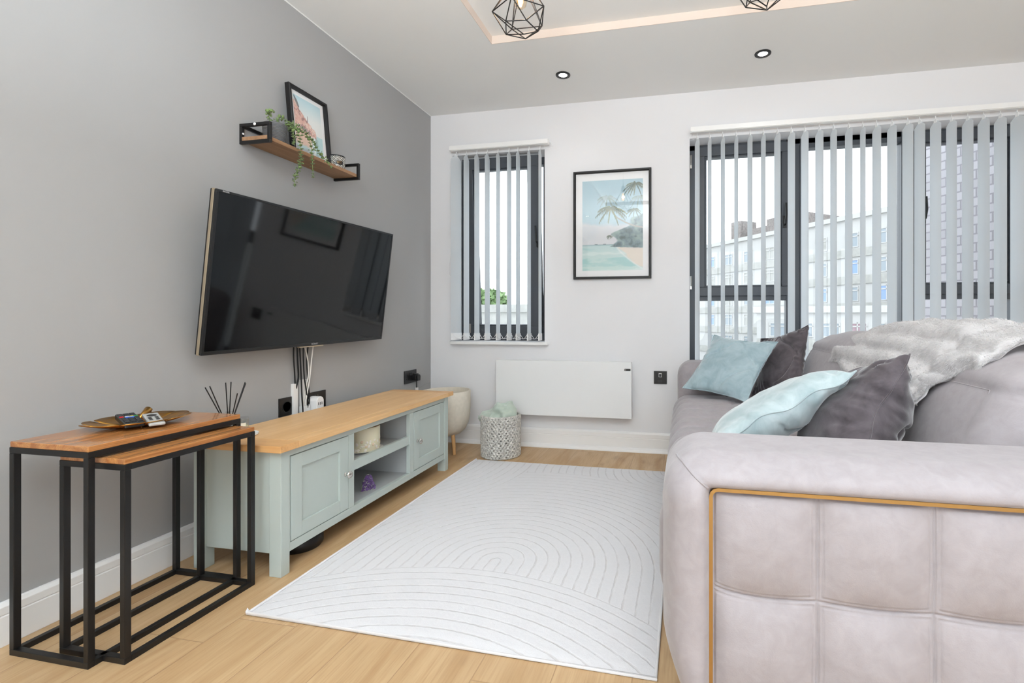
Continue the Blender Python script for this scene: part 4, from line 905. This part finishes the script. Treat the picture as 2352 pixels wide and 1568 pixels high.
# trailing plant in a ribbed grey pot
pp = Vector((-1.772, 1.800, ZS)); pl_ = thing('trailing_plant', 'trailing green eucalyptus plant in a grey pot on the wall shelf', 'plant', pp)
prof = [(0, 0), (.040, 0)]
for k in range(13): z = .003+k*.0062; prof += [(.0415+.004*k/12, z), (.0435+.004*k/12, z+.0031)]
prof += [(.046, .086), (.0445, .087), (.042, .085), (.040, .07), (0, .07)]
MB(pp).lathe(prof, pp, 48).build('pot', mat('ribbed_grey_pot', (.40, .40, .405), .7), pl_, smooth='auto')
M_leaf = mat('eucalyptus_leaf', (.50, .60, .36), .5, var=(60, .25), sheen=.2); M_stem = mat('green_stem', (.50, .60, .36), .6)
rnd = random.Random(11)
vines = [[(-1.765, 1.79, 1.745), (-1.730, 1.780, 1.775), (-1.695, 1.792, 1.752), (-1.674, 1.80, 1.70), (-1.668, 1.79, 1.655)],
         [(-1.76, 1.81, 1.745), (-1.715, 1.835, 1.765), (-1.684, 1.84, 1.72), (-1.680, 1.842, 1.66), (-1.680, 1.846, 1.61), (-1.680, 1.830, 1.56), (-1.680, 1.812, 1.515), (-1.680, 1.812, 1.478)],
         [(-1.76, 1.82, 1.745), (-1.715, 1.875, 1.755), (-1.684, 1.895, 1.72), (-1.676, 1.905, 1.66), (-1.675, 1.908, 1.60), (-1.675, 1.912, 1.548)],
         [(-1.765, 1.82, 1.745), (-1.73, 1.87, 1.765), (-1.69, 1.92, 1.725), (-1.674, 1.95, 1.675), (-1.670, 1.985, 1.652), (-1.668, 2.02, 1.628)],
         [(-1.775, 1.79, 1.745), (-1.765, 1.76, 1.780), (-1.735, 1.735, 1.785), (-1.705, 1.722, 1.775)],
         [(-1.765, 1.815, 1.745), (-1.74, 1.86, 1.785), (-1.71, 1.895, 1.765), (-1.690, 1.93, 1.72), (-1.684, 1.94, 1.68)]]
for vi, vn in enumerate(vines):
    P_ = [Vector(p) for p in vn]; out = []
    for i in range(len(P_)-1):
        p0 = P_[max(i-1, 0)]; p1 = P_[i]; p2 = P_[i+1]; p3 = P_[min(i+2, len(P_)-1)]
        for k in range(8): s = k/8; out.append(.5*((2*p1)+(-p0+p2)*s+(2*p0-5*p1+4*p2-p3)*s*s+(-p0+3*p1-3*p2+p3)*s**3))
    out.append(P_[-1]); b = MB(pp); b.tube(out, .0011, 6); vo = b.build('vine', M_stem, pl_, smooth=True)
    b = MB(pp); acc = 0; k_ = 0
    for i in range(2, len(out)):
        acc += (out[i]-out[i-1]).length
        if acc > .0105 or i == len(out)-1:
            acc = 0; k_ += 1; d = (out[i]-out[i-1]).normalized(); az = k_*1.9+rnd.uniform(-.4, .4)
            fr = d.to_track_quat('Z', 'X').to_matrix().to_4x4(); sc = rnd.uniform(.75, 1.15)*(.72 if i > len(out)-7 else 1.)
            for s_ in (0, PI):
                Mx = Matrix.Translation(out[i]) @ fr @ Matrix.Rotation(az+s_, 4, 'Z') @ Matrix.Rotation(rnd.uniform(.1, .7), 4, 'Y')
                L_, W_ = .0145*sc, .0080*sc; vs = [(0, 0, 0)]; 
                rim = [(L_*.5+L_*.5*math.cos(a), W_*math.sin(a), .0016*math.cos(2*a)) for a in [2*PI*q/12 for q in range(12)]]
                b.add([(L_*.5, 0, -.0012)]+rim+[(L_*.5, 0, -.0018)], [(0, 1+q, 1+(q+1) % 12) for q in range(12)]+[(13, 1+(q+1) % 12, 1+q) for q in range(12)], Mx)
    lo = b.build('leaves', M_leaf, vo, smooth=True)

# ------------------------------------------------------------------ rug
def rug_mat():
    m = mat('ivory_pile', (.90, .893, .897), .95, sheen=.3); g = NT(m); v, q = g.obj()
    wob = g.m('MULTIPLY', g.m('SUBTRACT', g.noise(v, 60., 3), .5), .006)
    x, y = q[0], q[1]                              # rug object's origin is at the world origin of its metres
    def dist(cx, cy): return g.m('ADD', g.m('SQRT', g.m('ADD', g.m('POWER', g.m('SUBTRACT', x, cx), 2.), g.m('POWER', g.m('SUBTRACT', y, cy), 2.))), wob)
    def lines(d, off, sp, wd):                      # 1 on a groove line
        f = g.m('FRACT', g.m('DIVIDE', g.m('SUBTRACT', d, off), sp)); e = g.m('MULTIPLY', g.m('MINIMUM', f, g.m('SUBTRACT', 1., f)), sp)
        return g.ramp(e, wd*.35, wd, 1., 0.)
    W_ = .0042
    dB = dist(-.70, .545); gB = lines(dB, 1.015, .0415, W_)
    ax = g.m('ABSOLUTE', g.m('SUBTRACT', x, -.682)); dAc = dist(-.682, 1.665); up_ = g.m('GREATER_THAN', y, 1.665)
    dA = g.m('ADD', g.m('MULTIPLY', up_, dAc), g.m('MULTIPLY', g.m('SUBTRACT', 1., up_), g.m('ADD', ax, wob))); gA = lines(dA, .020, .0430, W_)
    dD = dist(-1.85, 2.75); gD = lines(dD, .89, .045, W_)
    dC = dist(.0, 2.83); gC = lines(dC, .32, .0455, W_)
    inB = g.m('LESS_THAN', dB, 1.048); inD = g.m('LESS_THAN', dD, .952); inA = g.m('LESS_THAN', dA, 1.012)
    def sel(c, a, b): return g.m('ADD', g.m('MULTIPLY', c, a), g.m('MULTIPLY', g.m('SUBTRACT', 1., c), b))
    gr = sel(inB, gB, sel(inD, gD, sel(inA, gA, gC)))
    eb = g.ramp(g.m('ABSOLUTE', g.m('SUBTRACT', dB, 1.048)), .001, .004, 1., 0.); gr = g.m('MAXIMUM', gr, g.m('MULTIPLY', eb, .7))
    br = g.ramp(g.noise(v, 22., 3), .35, .6, .25, 1.); gr = g.m('MULTIPLY', gr, br)
    pile = g.noise(v, 420., 2, .6); tufts = g.noise(v, 70., 3, .6)
    col = g.mix(g.m('MULTIPLY', gr, .30), lin((.842, .834, .842)), lin((.60, .56, .54)))
    col = g.mix(g.ramp(tufts, .3, .7, 0., .22), col, lin((.79, .78, .785)))
    g.nt.links.new(col, g.b.inputs['Base Color'])
    h = g.m('ADD', g.m('MULTIPLY', gr, -1.), g.m('ADD', g.m('MULTIPLY', pile, .22), g.m('MULTIPLY', tufts, .35))); g.bump(h, .38, .004)
    return m
RX0, RX1, RY0, RY1 = -1.300, -.071, 1.222, 2.848
rg = thing('rug', 'ivory carved rug with arched groove lines on the oak floor', 'rug', (0, 0, 0))
b = MB(); nx, ny = 60, 80; rnd = random.Random(1)
vs = []
for j in range(ny+1):
    for i in range(nx+1):
        x = RX0+(RX1-RX0)*i/nx; y = RY0+(RY1-RY0)*j/ny
        if j == 0: y += 0
        y -= .022*(i/nx)*(1-j/ny)+.008*(i/nx)*(j/ny)
        e = min(i, nx-i, j, ny-j); z = .0085 if e else .0035
        if j == ny: y += .004*abs(math.sin(i*PI/2.2))
        vs.append((x, y, z+.0008*noise.noise((x*6, y*6, 0))))
b.add(vs, [(j*(nx+1)+i, j*(nx+1)+i+1, (j+1)*(nx+1)+i+1, (j+1)*(nx+1)+i) for j in range(ny) for i in range(nx)])
b.add([(RX0, RY0, .001), (RX1, RY0-.022, .001), (RX1, RY1-.008, .001), (RX0, RY1, .001)], [(3, 2, 1, 0)])
b.build('pile', rug_mat(), rg, smooth=True)
M_bind = mat('rug_binding', (.85, .84, .845), .9, bump=(300, .5, .002))
b = MB(); b.tube([(RX0, RY1, .006), (RX0, RY0, .006), (RX1, RY0-.022, .006), (RX1, RY1-.008, .006)], .0052, 10); b.lathe([(0, -.006), (.006, 0), (0, .012)], (RX0-.004, RY0+.003, .009), 8)
b.build('bound_edge', M_bind, rg, smooth='auto')

# ------------------------------------------------------------------ sofa
def rbox(x0, x1, y0, y1, z0, z1, r, step, disp=None):
    lo, hi = np.array([x0, y0, z0], float), np.array([x1, y1, z1], float); V = []; Q = []; base = 0
    for ax in range(3):
        a, c = [k for k in range(3) if k != ax]
        na, nc = max(2, int(round((hi[a]-lo[a])/step))), max(2, int(round((hi[c]-lo[c])/step)))
        A, Cc = np.meshgrid(np.linspace(lo[a], hi[a], na+1), np.linspace(lo[c], hi[c], nc+1), indexing='ij')
        idx = np.arange((na+1)*(nc+1)).reshape(na+1, nc+1)
        for side in (0, 1):
            P_ = np.zeros((A.size, 3)); P_[:, a] = A.ravel(); P_[:, c] = Cc.ravel(); P_[:, ax] = (lo, hi)[side][ax]
            f = np.stack([idx[:-1, :-1], idx[1:, :-1], idx[1:, 1:], idx[:-1, 1:]], -1).reshape(-1, 4)
            if (side == 0) ^ (ax == 1): f = f[:, ::-1]
            V.append(P_); Q.append(f+base); base += len(P_)
    V = np.concatenate(V); Q = np.concatenate(Q)
    key = np.round(V*20000).astype(np.int64); _, first, inv = np.unique(key, axis=0, return_index=True, return_inverse=True); inv = inv.ravel()
    V = V[first]; Q = inv[Q]
    rr = min(r, (hi-lo).min()/2-1e-4); inner = np.clip(V, lo+rr, hi-rr); d = V-inner; n = d/np.maximum(np.linalg.norm(d, axis=1, keepdims=True), 1e-9); Pn = inner+n*rr
    if disp is not None: Pn = disp(Pn, n)
    return Pn, Q
def g1(d, w_): return np.exp(-(d/w_)**2)
def sst(a, b_, x): t_ = np.clip((x-a)/(b_-a), 0, 1); return t_*t_*(3-2*t_)
def velvet(name, c, c2, sc, amt, sheen=.5, bump=.25, bs=350):
    m = mat(name, c, .85, sheen=sheen, spec=.2); g = NT(m); v, q = g.obj()
    a = g.noise(v, sc, 4, .6, .5); f = g.noise(v, bs, 2, .6)
    g.nt.links.new(g.mix(g.ramp(a, .33, .67, 0, amt), lin(c), lin(c2)), g.b.inputs['Base Color'])
    g.bump(g.m('ADD', g.m('MULTIPLY', f, .5), a), bump, .0015); return m
M_sofa = velvet('mauve_grey_velvet', (.605, .576, .585), (.680, .656, .668), 30., .42, .26, .35, 420)
M_seat = M_sofa
sofa = thing('sofa', 'large mauve grey velvet sofa with tufted panels and a brass strip on its arm', 'sofa', (0, .9, 0))
def S(name, VQ, m=None, smooth=True):
    v, f = VQ; v = v.copy(); v[:, 1] -= .9; return np_mesh(name, v, f, m or M_sofa, sofa, smooth)
def arm_disp(yout, sgn):
    def fn(p, n):
        p = p.copy(); x, y, z = p[:, 0].copy(), p[:, 1].copy(), p[:, 2].copy()
        fr = sst(.3, .8, -n[:, 0])                                   # front face
        p[:, 0] += .13*np.clip((.30-z)/.30, 0, 1)**1.5*sst(.040, -.043, x)
        outer = sst(.2, .8, n[:, 1]*sgn)
        # recess behind the tufted panel
        rec = sst(.036, .052, x)*sst(.592, .576, z)*outer; p[:, 1] -= sgn*.030*rec
        # roll is fullest half way between its edges
        dT = np.maximum(.0475-x, z-.583)                                # distance outside the panel opening
        p[:, 1] += sgn*outer*(1-rec)*(.026*(1-np.exp(-np.clip(dT, 0, 1)/.017))-.010)*sst(.70, .60, z)
        # mitre seam from the trim corner over the roll
        d = ((x-.044)*.66+(z-.585)*.75); 
        dd = np.abs((x-.044)*.62-(-(z-.585))*.78)/1.0
        mi = g1(dd, .0035)*sst(.05, .03, x)*sst(.57, .59, z)
        p[:, 2] -= .010*sst(.55, 1., x)*0
        return p
    return fn
for nm, y0, y1, sg, st in (('arm', .900, 1.200, -1, .0065), ('arm', 2.865, 3.150, 1, .014)):
    S(nm, rbox(-.043, .97, y0, y1, .035, .642, .088, st, arm_disp(y0, sg)))
def panel_disp(p, n):
    p = p.copy(); x, z = p[:, 0], p[:, 2]; f = sst(.3, .9, -n[:, 1])
    fx = np.mod((x-.2335)/.187, 1); dx = np.minimum(fx, 1-fx)*.187
    zs = z-(.010*np.exp(-(x-.05)/.035)+.004*(1-np.sin(fx*PI)))           # cross seams sag between the uprights
    fz = np.mod((zs-.387)/.195, 1); dz = np.minimum(fz, 1-fz)*.195
    b_ = .029*(1-np.exp(-dx/.034))*(1-np.exp(-dz/.034))
    ex = np.minimum(sst(.046, .075, x), sst(.586, .560, z)); b_ = b_*(.35+.65*ex)
    d_ = np.minimum(dx, dz); b_ += -.0022*g1(d_, .0020)+.0012*g1(d_-.0042, .0018)-.0016*g1(d_-.0078, .0016)+.0006*g1(d_-.0105, .0018)
    p[:, 1] -= f*(b_-.002)
    return p
S('tufted_panel', rbox(.050, .955, .926, .975, .055, .578, .010, .0023, panel_disp))
# brass strip: flat metal band round the panel
b = MB((0, .9, 0)); w_ = .0066
ptsx = [(.0475, .05), (.0475, .570)]+[(.0475+.013-.013*math.cos(a), .570+.013*math.sin(a)) for a in (PI/6, PI/3, PI/2)]+[(.95, .583)]
o_, i_ = [], []
for k, (x, z) in enumerate(ptsx):
    if k < 2: nx_, nz_ = -1, 0
    elif k < 5: a = (PI/6, PI/3, PI/2)[k-2]; nx_, nz_ = -math.cos(a), math.sin(a)
    else: nx_, nz_ = 0, 1
    o_.append((x+nx_*w_/2, z+nz_*w_/2)); i_.append((x-nx_*w_/2, z-nz_*w_/2))
n = len(ptsx); vs = [(x, .9165, z) for x, z in o_]+[(x, .9165, z) for x, z in i_]+[(x, .935, z) for x, z in o_]+[(x, .935, z) for x, z in i_]
fs = []
for k in range(n-1): fs += [(k, k+1, n+k+1, n+k), (2*n+k, 3*n+k, 3*n+k+1, 2*n+k+1), (k, 2*n+k, 2*n+k+1, k+1), (n+k, n+k+1, 3*n+k+1, 3*n+k)]
b.add(vs, fs); b.build('brass_strip', M_brass, sofa, smooth='auto')
# seam piping on the mitre of the near arm
def on_arm(P_, lo, hi, r, disp):
    P_ = np.array(P_, float); lo, hi = np.array(lo), np.array(hi); inner = np.clip(P_, lo+r, hi-r); d = P_-inner; n = d/np.maximum(np.linalg.norm(d, axis=1, keepdims=True), 1e-9)
    return disp(inner+n*r, n)
for nm, y0, y1, yf, sg in (('mitre_seam', .900, 1.200, .900, -1),):
    q_ = on_arm([(.044-.050*t_, yf, .587+.055*t_) for t_ in np.linspace(0, 1, 24)]+[(-.006-.036*t_, yf+.120*t_, .642) for t_ in np.linspace(.04, 1, 20)], (-.043, y0, .035), (.97, y1, .642), .088, arm_disp(y0, sg))
    b = MB((0, .9, 0)); b.tube([tuple(p_+np.array([0, -.0004, 0])) for p_ in q_], .0022, 6); b.build(nm, M_sofa, sofa, smooth=True)
def seat_disp(p, n):
    p = p.copy(); x, y, z = p[:, 0].copy(), p[:, 1].copy(), p[:, 2].copy()
    ch = np.mod((y-1.20)/.1665, 1); d = np.minimum(ch, 1-ch)*.1665; tf = np.maximum(sst(-.2, .5, n[:, 2]), sst(-.2, .5, -n[:, 0]))
    ydiv = np.abs(y-2.03); xs = np.abs(x-.235)
    p += n*((.017*(1-np.exp(-d/.03))-.004*g1(d, .004)-.030*g1(ydiv, .012)-.007*g1(xs, .006)*sst(.6, .9, n[:, 2]))*tf)[:, None]
    p[:, 2] += (.014*np.sin(np.clip((y-1.2)/(.83), 0, 2)*PI)**2*sst(.5, .9, n[:, 2]))
    p[:, 0] += .12*np.clip((.26-z)/.26, 0, 1)**1.5*sst(.35, -.04, x)
    return p
S('seat', rbox(-.050, .70, 1.18, 2.885, .06, .447, .075, .0085, seat_disp))
def back_disp(p, n):
    p = p.copy(); x, y, z = p[:, 0].copy(), p[:, 1].copy(), p[:, 2].copy()
    fr = sst(-.3, .6, -n[:, 0]); 
    p[:, 0] += .30*np.clip(z-.44, 0, .5)*sst(.95, .62, x)
    bul = .026*np.sin(np.clip((z-.42)/.34, 0, 1)*PI)+.006*np.sin(np.clip((z-.725)/.12, 0, 1)*PI); p[:, 0] -= bul*fr
    p -= n*(.0055*g1(z-.735, .010)*fr+.006*g1(np.abs(y-2.03), .008)+.004*g1(y-1.262, .005)*fr*(z < .73)+.003*g1(y-2.80, .005)*fr)[:, None]
    hump = .5+.5*np.cos((y-1.2)/(.83)*2*PI); p[:, 2] -= .030*hump*sst(.0, .8, n[:, 2])
    return p
S('backrest', rbox(.600, .985, 1.17, 2.90, .20, .842, .088, .0095, back_disp))
for k_, raw in enumerate(([(.60, y, .735) for y in np.linspace(1.262, 2.83, 90)], [(.60, 1.262, z) for z in np.linspace(.46, .735, 30)], [(.60, 2.03, z) for z in np.linspace(.46, .735, 30)])):
    q_ = on_arm(raw, (.600, 1.17, .20), (.985, 2.90, .842), .088, back_disp); b = MB((0, .9, 0)); b.tube([tuple(p_) for p_ in q_], .0019, 6); b.build('back_seam', M_sofa, sofa, smooth=True)
S('base', rbox(.05, .95, .96, 3.10, .02, .12, .02, .05), M_black)

# ------------------------------------------------------------------ cushions
def cushion(name, label, mat_, C, T, seed, edge_pull=.055, wr=1., puff=.5, sag=0., res=90):
    BL, BR, TL = [Vector(c) for c in C]; ctr = (BR+TL)/2; s = ((BR-BL).length+(TL-BL).length)/2
    X = (BR-BL).normalized(); Yv = (TL-BL); Yv = (Yv-X*Yv.dot(X)).normalized(); Z = X.cross(Yv)
    r = thing(name, label, 'cushion', ctr); r.rotation_euler = Matrix((X, Yv, Z)).transposed().to_euler()
    u_, v_ = np.meshgrid(np.linspace(-1, 1, res+1), np.linspace(-1, 1, res+1), indexing='ij'); h = s/2
    uu = np.sign(u_)*np.abs(u_)**.92; vv = np.sign(v_)*np.abs(v_)**.92
    x = h*uu*(1-edge_pull*(1-vv**2)**1.0*2*np.abs(uu)**2); y = h*vv*(1-edge_pull*(1-uu**2)*2*np.abs(vv)**2)
    prof_ = ((1-uu**2)*(1-vv**2)).clip(0, 1)**puff*T/2
    nz = np.array([[noise.noise(Vector((a*7+seed, b_*7, 3.3))) for a, b_ in zip(ra, rb)] for ra, rb in zip(x, y)])
    nz2 = np.array([[noise.noise(Vector((a*22+seed, b_*22, 1.3))) for a, b_ in zip(ra, rb)] for ra, rb in zip(x, y)])
    ed = np.maximum(np.abs(uu), np.abs(vv)); ang = np.where(np.abs(uu) > np.abs(vv), vv, uu)
    gath = (.0045+.004*(puff > .52))*np.sin(ang*30+seed+6*nz+2*nz2)*sst(.35 if puff > .52 else .6, .93, ed)*(1-sst(.97, 1., ed))*(.35+.9*nz2)
    cr = .009*nz*(1-ed**6)+.0035*nz2*(1-ed**8)
    crease = -.010*g1((uu*.75+vv*.65+.25*nz-.62), .05)-.009*g1((-uu*.7+vv*.72-.5+.2*nz2), .045)-.008*g1((uu*.8-vv*.6-.55+.2*nz), .05)
    zt_ = prof_*(1+.22*nz)+wr*(cr+gath+crease*(1-ed**4)); zb_ = -prof_*(1-.2*nz)+wr*(cr*.6-gath)
    md = (zt_+zb_)/2; th_ = np.maximum(zt_-zb_, .004+.5*prof_); zt_ = md+th_/2; zb_ = md-th_/2; dr = sag*(uu**2+vv**2)
    V = []; n_ = res+1
    V = np.concatenate([np.stack([x, y, zt_+dr], -1).reshape(-1, 3), np.stack([x, y, zb_+dr], -1).reshape(-1, 3)])
    # close the rims: force the outline of both faces together
    m_ = (ed >= .999).ravel(); N_ = n_*n_; zmid = (V[:N_, 2]+V[N_:, 2])/2+wr*.016*np.array([noise.noise(Vector((a_*9+seed, b_*9, 8.1))) for a_, b_ in V[:N_, :2]]); V[:N_][m_, 2] = zmid[m_]+.001; V[N_:][m_, 2] = zmid[m_]-.001
    idx = np.arange(N_).reshape(n_, n_); f = np.stack([idx[:-1, :-1], idx[1:, :-1], idx[1:, 1:], idx[:-1, 1:]], -1).reshape(-1, 4)
    loop = [idx[i, 0] for i in range(res)]+[idx[res, j] for j in range(res)]+[idx[i, res] for i in range(res, 0, -1)]+[idx[0, j] for j in range(res, 0, -1)]
    fr_ = [(loop[(k+1) % len(loop)], loop[k], loop[k]+N_, loop[(k+1) % len(loop)]+N_) for k in range(len(loop))]
    F_ = f.tolist()+(f[:, ::-1]+N_).tolist()+[tuple(map(int, q_)) for q_ in fr_]
    np_mesh('cover', V, F_, mat_, r)
    b = MB(); lp = [Vector(V[k])+Vector((0, 0, 0)) for k in loop]; b.tube([p_ for p_ in lp[::2]], .0022, 6, closed=True); b.build('seam', mat_, r, smooth=True)
    return r
def cush_mat(name, a, b_): return velvet(name, a, b_, 13., .8, .75, .35, 260)
M_teal = cush_mat('duck_egg_velvet', (.56, .645, .675), (.69, .76, .785)); M_teal2 = cush_mat('pale_duck_egg_velvet', (.59, .655, .668), (.74, .785, .795))
M_char = cush_mat('charcoal_velvet', (.265, .24, .255), (.42, .39, .408))
cushion('cushion', 'duck egg blue cushion leaning at the far end of the sofa by the wide window', M_teal, ((-.012, 2.735, .505), (.300, 2.490, .478), (.176, 2.930, .800)), .115, 1.3, wr=1.0)
cushion('cushion', 'charcoal velvet cushion behind the far duck egg one, one corner pointing up', M_char, ((.385, 2.845, .462), (.575, 2.565, .548), (.450, 3.005, .775)), .12, 4.1, wr=1.3)
cushion('cushion', 'pale duck egg cushion slumped against the near arm of the sofa', M_teal2, ((.060, 1.375, .535), (.060, 1.775, .430), (.462, 1.405, .765)), .15, 7.7, wr=1.5)
cushion('cushion', 'charcoal velvet cushion with a peaked corner beside the near pale blue one', M_char, ((.375, 1.270, .455), (.395, 1.670, .335), (.556, 1.355, .812)), .235, 2.9, wr=1.5, puff=.55)

# ------------------------------------------------------------------ faux fur throw over the sofa back
thw = thing('fur_throw', 'light grey faux fur throw draped over the sofa back', 'throw', (.85, 1.9, .8)); O = thw.location
prof_t = np.array([(1.035, .70), (1.03, .77), (.995, .832), (.93, .856), (.86, .858), (.795, .845), (.737, .802), (.690, .752), (.647, .698), (.612, .652)])
cl_ = np.concatenate([[0], np.cumsum(np.linalg.norm(np.diff(prof_t, axis=0), axis=1))]); cl_ /= cl_[-1]
def throw_sheet(y_far, y_near, smax_fn, lift, nu, nv, seed, s0=0.):
    V = np.zeros((nu+1, nv+1, 3))
    for i in range(nu+1):
        t_ = i/nu; y = y_far+(y_near-y_far)*t_; sm = smax_fn(t_)
        for j in range(nv+1):
            s = s0+(sm-s0)*j/nv; X = np.interp(s, cl_, prof_t[:, 0]); Z_ = np.interp(s, cl_, prof_t[:, 1])
            s2 = min(s+.03, 1); dx = np.interp(s2, cl_, prof_t[:, 0])-np.interp(s-.03, cl_, prof_t[:, 0]); dz = np.interp(s2, cl_, prof_t[:, 1])-np.interp(s-.03, cl_, prof_t[:, 1]); L_ = math.hypot(dx, dz); nx_, nz_ = dz/L_, -dx/L_
            far = 1-t_
            ridge = (math.sin(s*52+y*5.5+2.4*noise.noise(Vector((y*2.2, s*3, seed))))*.5+.5)**.7
            o = lift+.017*ridge+.016*noise.noise(Vector((y*5, s*5, seed+2)))+.006*noise.noise(Vector((y*16, s*16, seed)))
            edge = min(t_, 1-t_, (1-j/nv))*1.; o *= min(1, .25+edge*14)
            zdrop = -.055*max(0, (far-.55)/.45)**1.5*(1 if s < .75 else .6)
            V[i, j] = (X-nx_*0+nx_*o*(-1 if nx_ > 0 and False else 1), y+.012*math.sin(s*9+seed), Z_+nz_*o+zdrop)
    return V
def sheet_mesh(V):
    nu, nv = V.shape[0]-1, V.shape[1]-1; N_ = (nu+1)*(nv+1); P_ = V.reshape(-1, 3)
    du = np.gradient(V, axis=0); dv = np.gradient(V, axis=1); n = np.cross(du, dv); n /= np.linalg.norm(n, axis=-1, keepdims=True)+1e-9
    if n[nu//2, nv//2, 2] < 0: n = -n; flip = True
    else: flip = False
    idx = np.arange(N_).reshape(nu+1, nv+1); f = np.stack([idx[:-1, :-1], idx[1:, :-1], idx[1:, 1:], idx[:-1, 1:]], -1).reshape(-1, 4)
    if flip: f = f[:, ::-1]
    B_ = P_-n.reshape(-1, 3)*.010
    loop = [idx[i, 0] for i in range(nu)]+[idx[nu, j] for j in range(nv)]+[idx[i, nv] for i in range(nu, 0, -1)]+[idx[0, j] for j in range(nv, 0, -1)]
    fr_ = [(loop[(k+1) % len(loop)], loop[k], loop[k]+N_, loop[(k+1) % len(loop)]+N_) for k in range(len(loop))]
    return np.concatenate([P_, B_]), f.tolist()+(f[:, ::-1]+N_).tolist()+[tuple(map(int, q_)) for q_ in fr_], n
M_fur = mat('grey_faux_fur', (.76, .745, .745), .95, sheen=.4, var=(30, .10), bump=(90, .6, .004))
M_furt = mat('fur_tips', (.81, .795, .795), .9, sheen=.3, var=(24, .16, (1, 3, 1)))
sheets = [throw_sheet(2.43, 1.46, lambda t_: .845+.155*sst(.10, .50, t_)-.02*sst(.7, 1., t_), .022, 120, 110, 1.),
          throw_sheet(1.60, 1.335, lambda t_: (.97-.22*sst(.25, .95, t_)), .010, 50, 110, 6.)]
allV, allF, hairV, hairF = [], [], [], []; off = 0
rs = np.random.RandomState(4)
for V in sheets:
    P_, F_, n = sheet_mesh(V); allV.append(P_-np.array(O)); allF += [tuple(int(a)+off for a in q_) for q_ in F_]; off += len(P_)
    k = 70000 if V is sheets[0] else 22000; a = rs.rand(k)*(V.shape[0]-1.001); c = rs.rand(k)*(V.shape[1]-1.001); c[:k//14] = (V.shape[1]-1.001)*(1-rs.rand(k//14)*.02); a[k//14:k//8] = (V.shape[0]-1.001)*(1-rs.rand(k//8-k//14)*.02)
    ia, ic = a.astype(int), c.astype(int); fa, fc = (a-ia)[:, None], (c-ic)[:, None]
    base = V[ia, ic]*(1-fa)*(1-fc)+V[ia+1, ic]*fa*(1-fc)+V[ia, ic+1]*(1-fa)*fc+V[ia+1, ic+1]*fa*fc; nn_ = n[ia, ic]
    dn = V[ia, np.minimum(ic+1, V.shape[1]-1)]-V[ia, ic]; dn /= np.linalg.norm(dn, axis=1, keepdims=True)+1e-9
    clump = np.array([noise.noise(Vector(p_*28)) for p_ in base])[:, None]
    d = nn_*.55+dn*(.65+.5*clump)+rs.randn(k, 3)*.30; d /= np.linalg.norm(d, axis=1, keepdims=True); L_ = (.0055+.0045*rs.rand(k, 1))
    sd = np.cross(d, rs.randn(k, 3)); sd /= np.linalg.norm(sd, axis=1, keepdims=True); wdt = .00065
    hv = np.stack([base-sd*wdt-nn_*.001, base+sd*wdt-nn_*.001, base+d*L_+np.array([0, 0, -.002])], 1).reshape(-1, 3)-np.array(O)
    hairF.append(np.arange(3*k).reshape(k, 3)+sum(len(h_) for h_ in hairV)); hairV.append(hv)
np_mesh('blanket', np.concatenate(allV), allF, M_fur, thw)
fo = np_mesh('fur_pile', np.concatenate(hairV), np.concatenate(hairF), M_furt, thw, smooth=False); fo['kind'] = 'stuff'
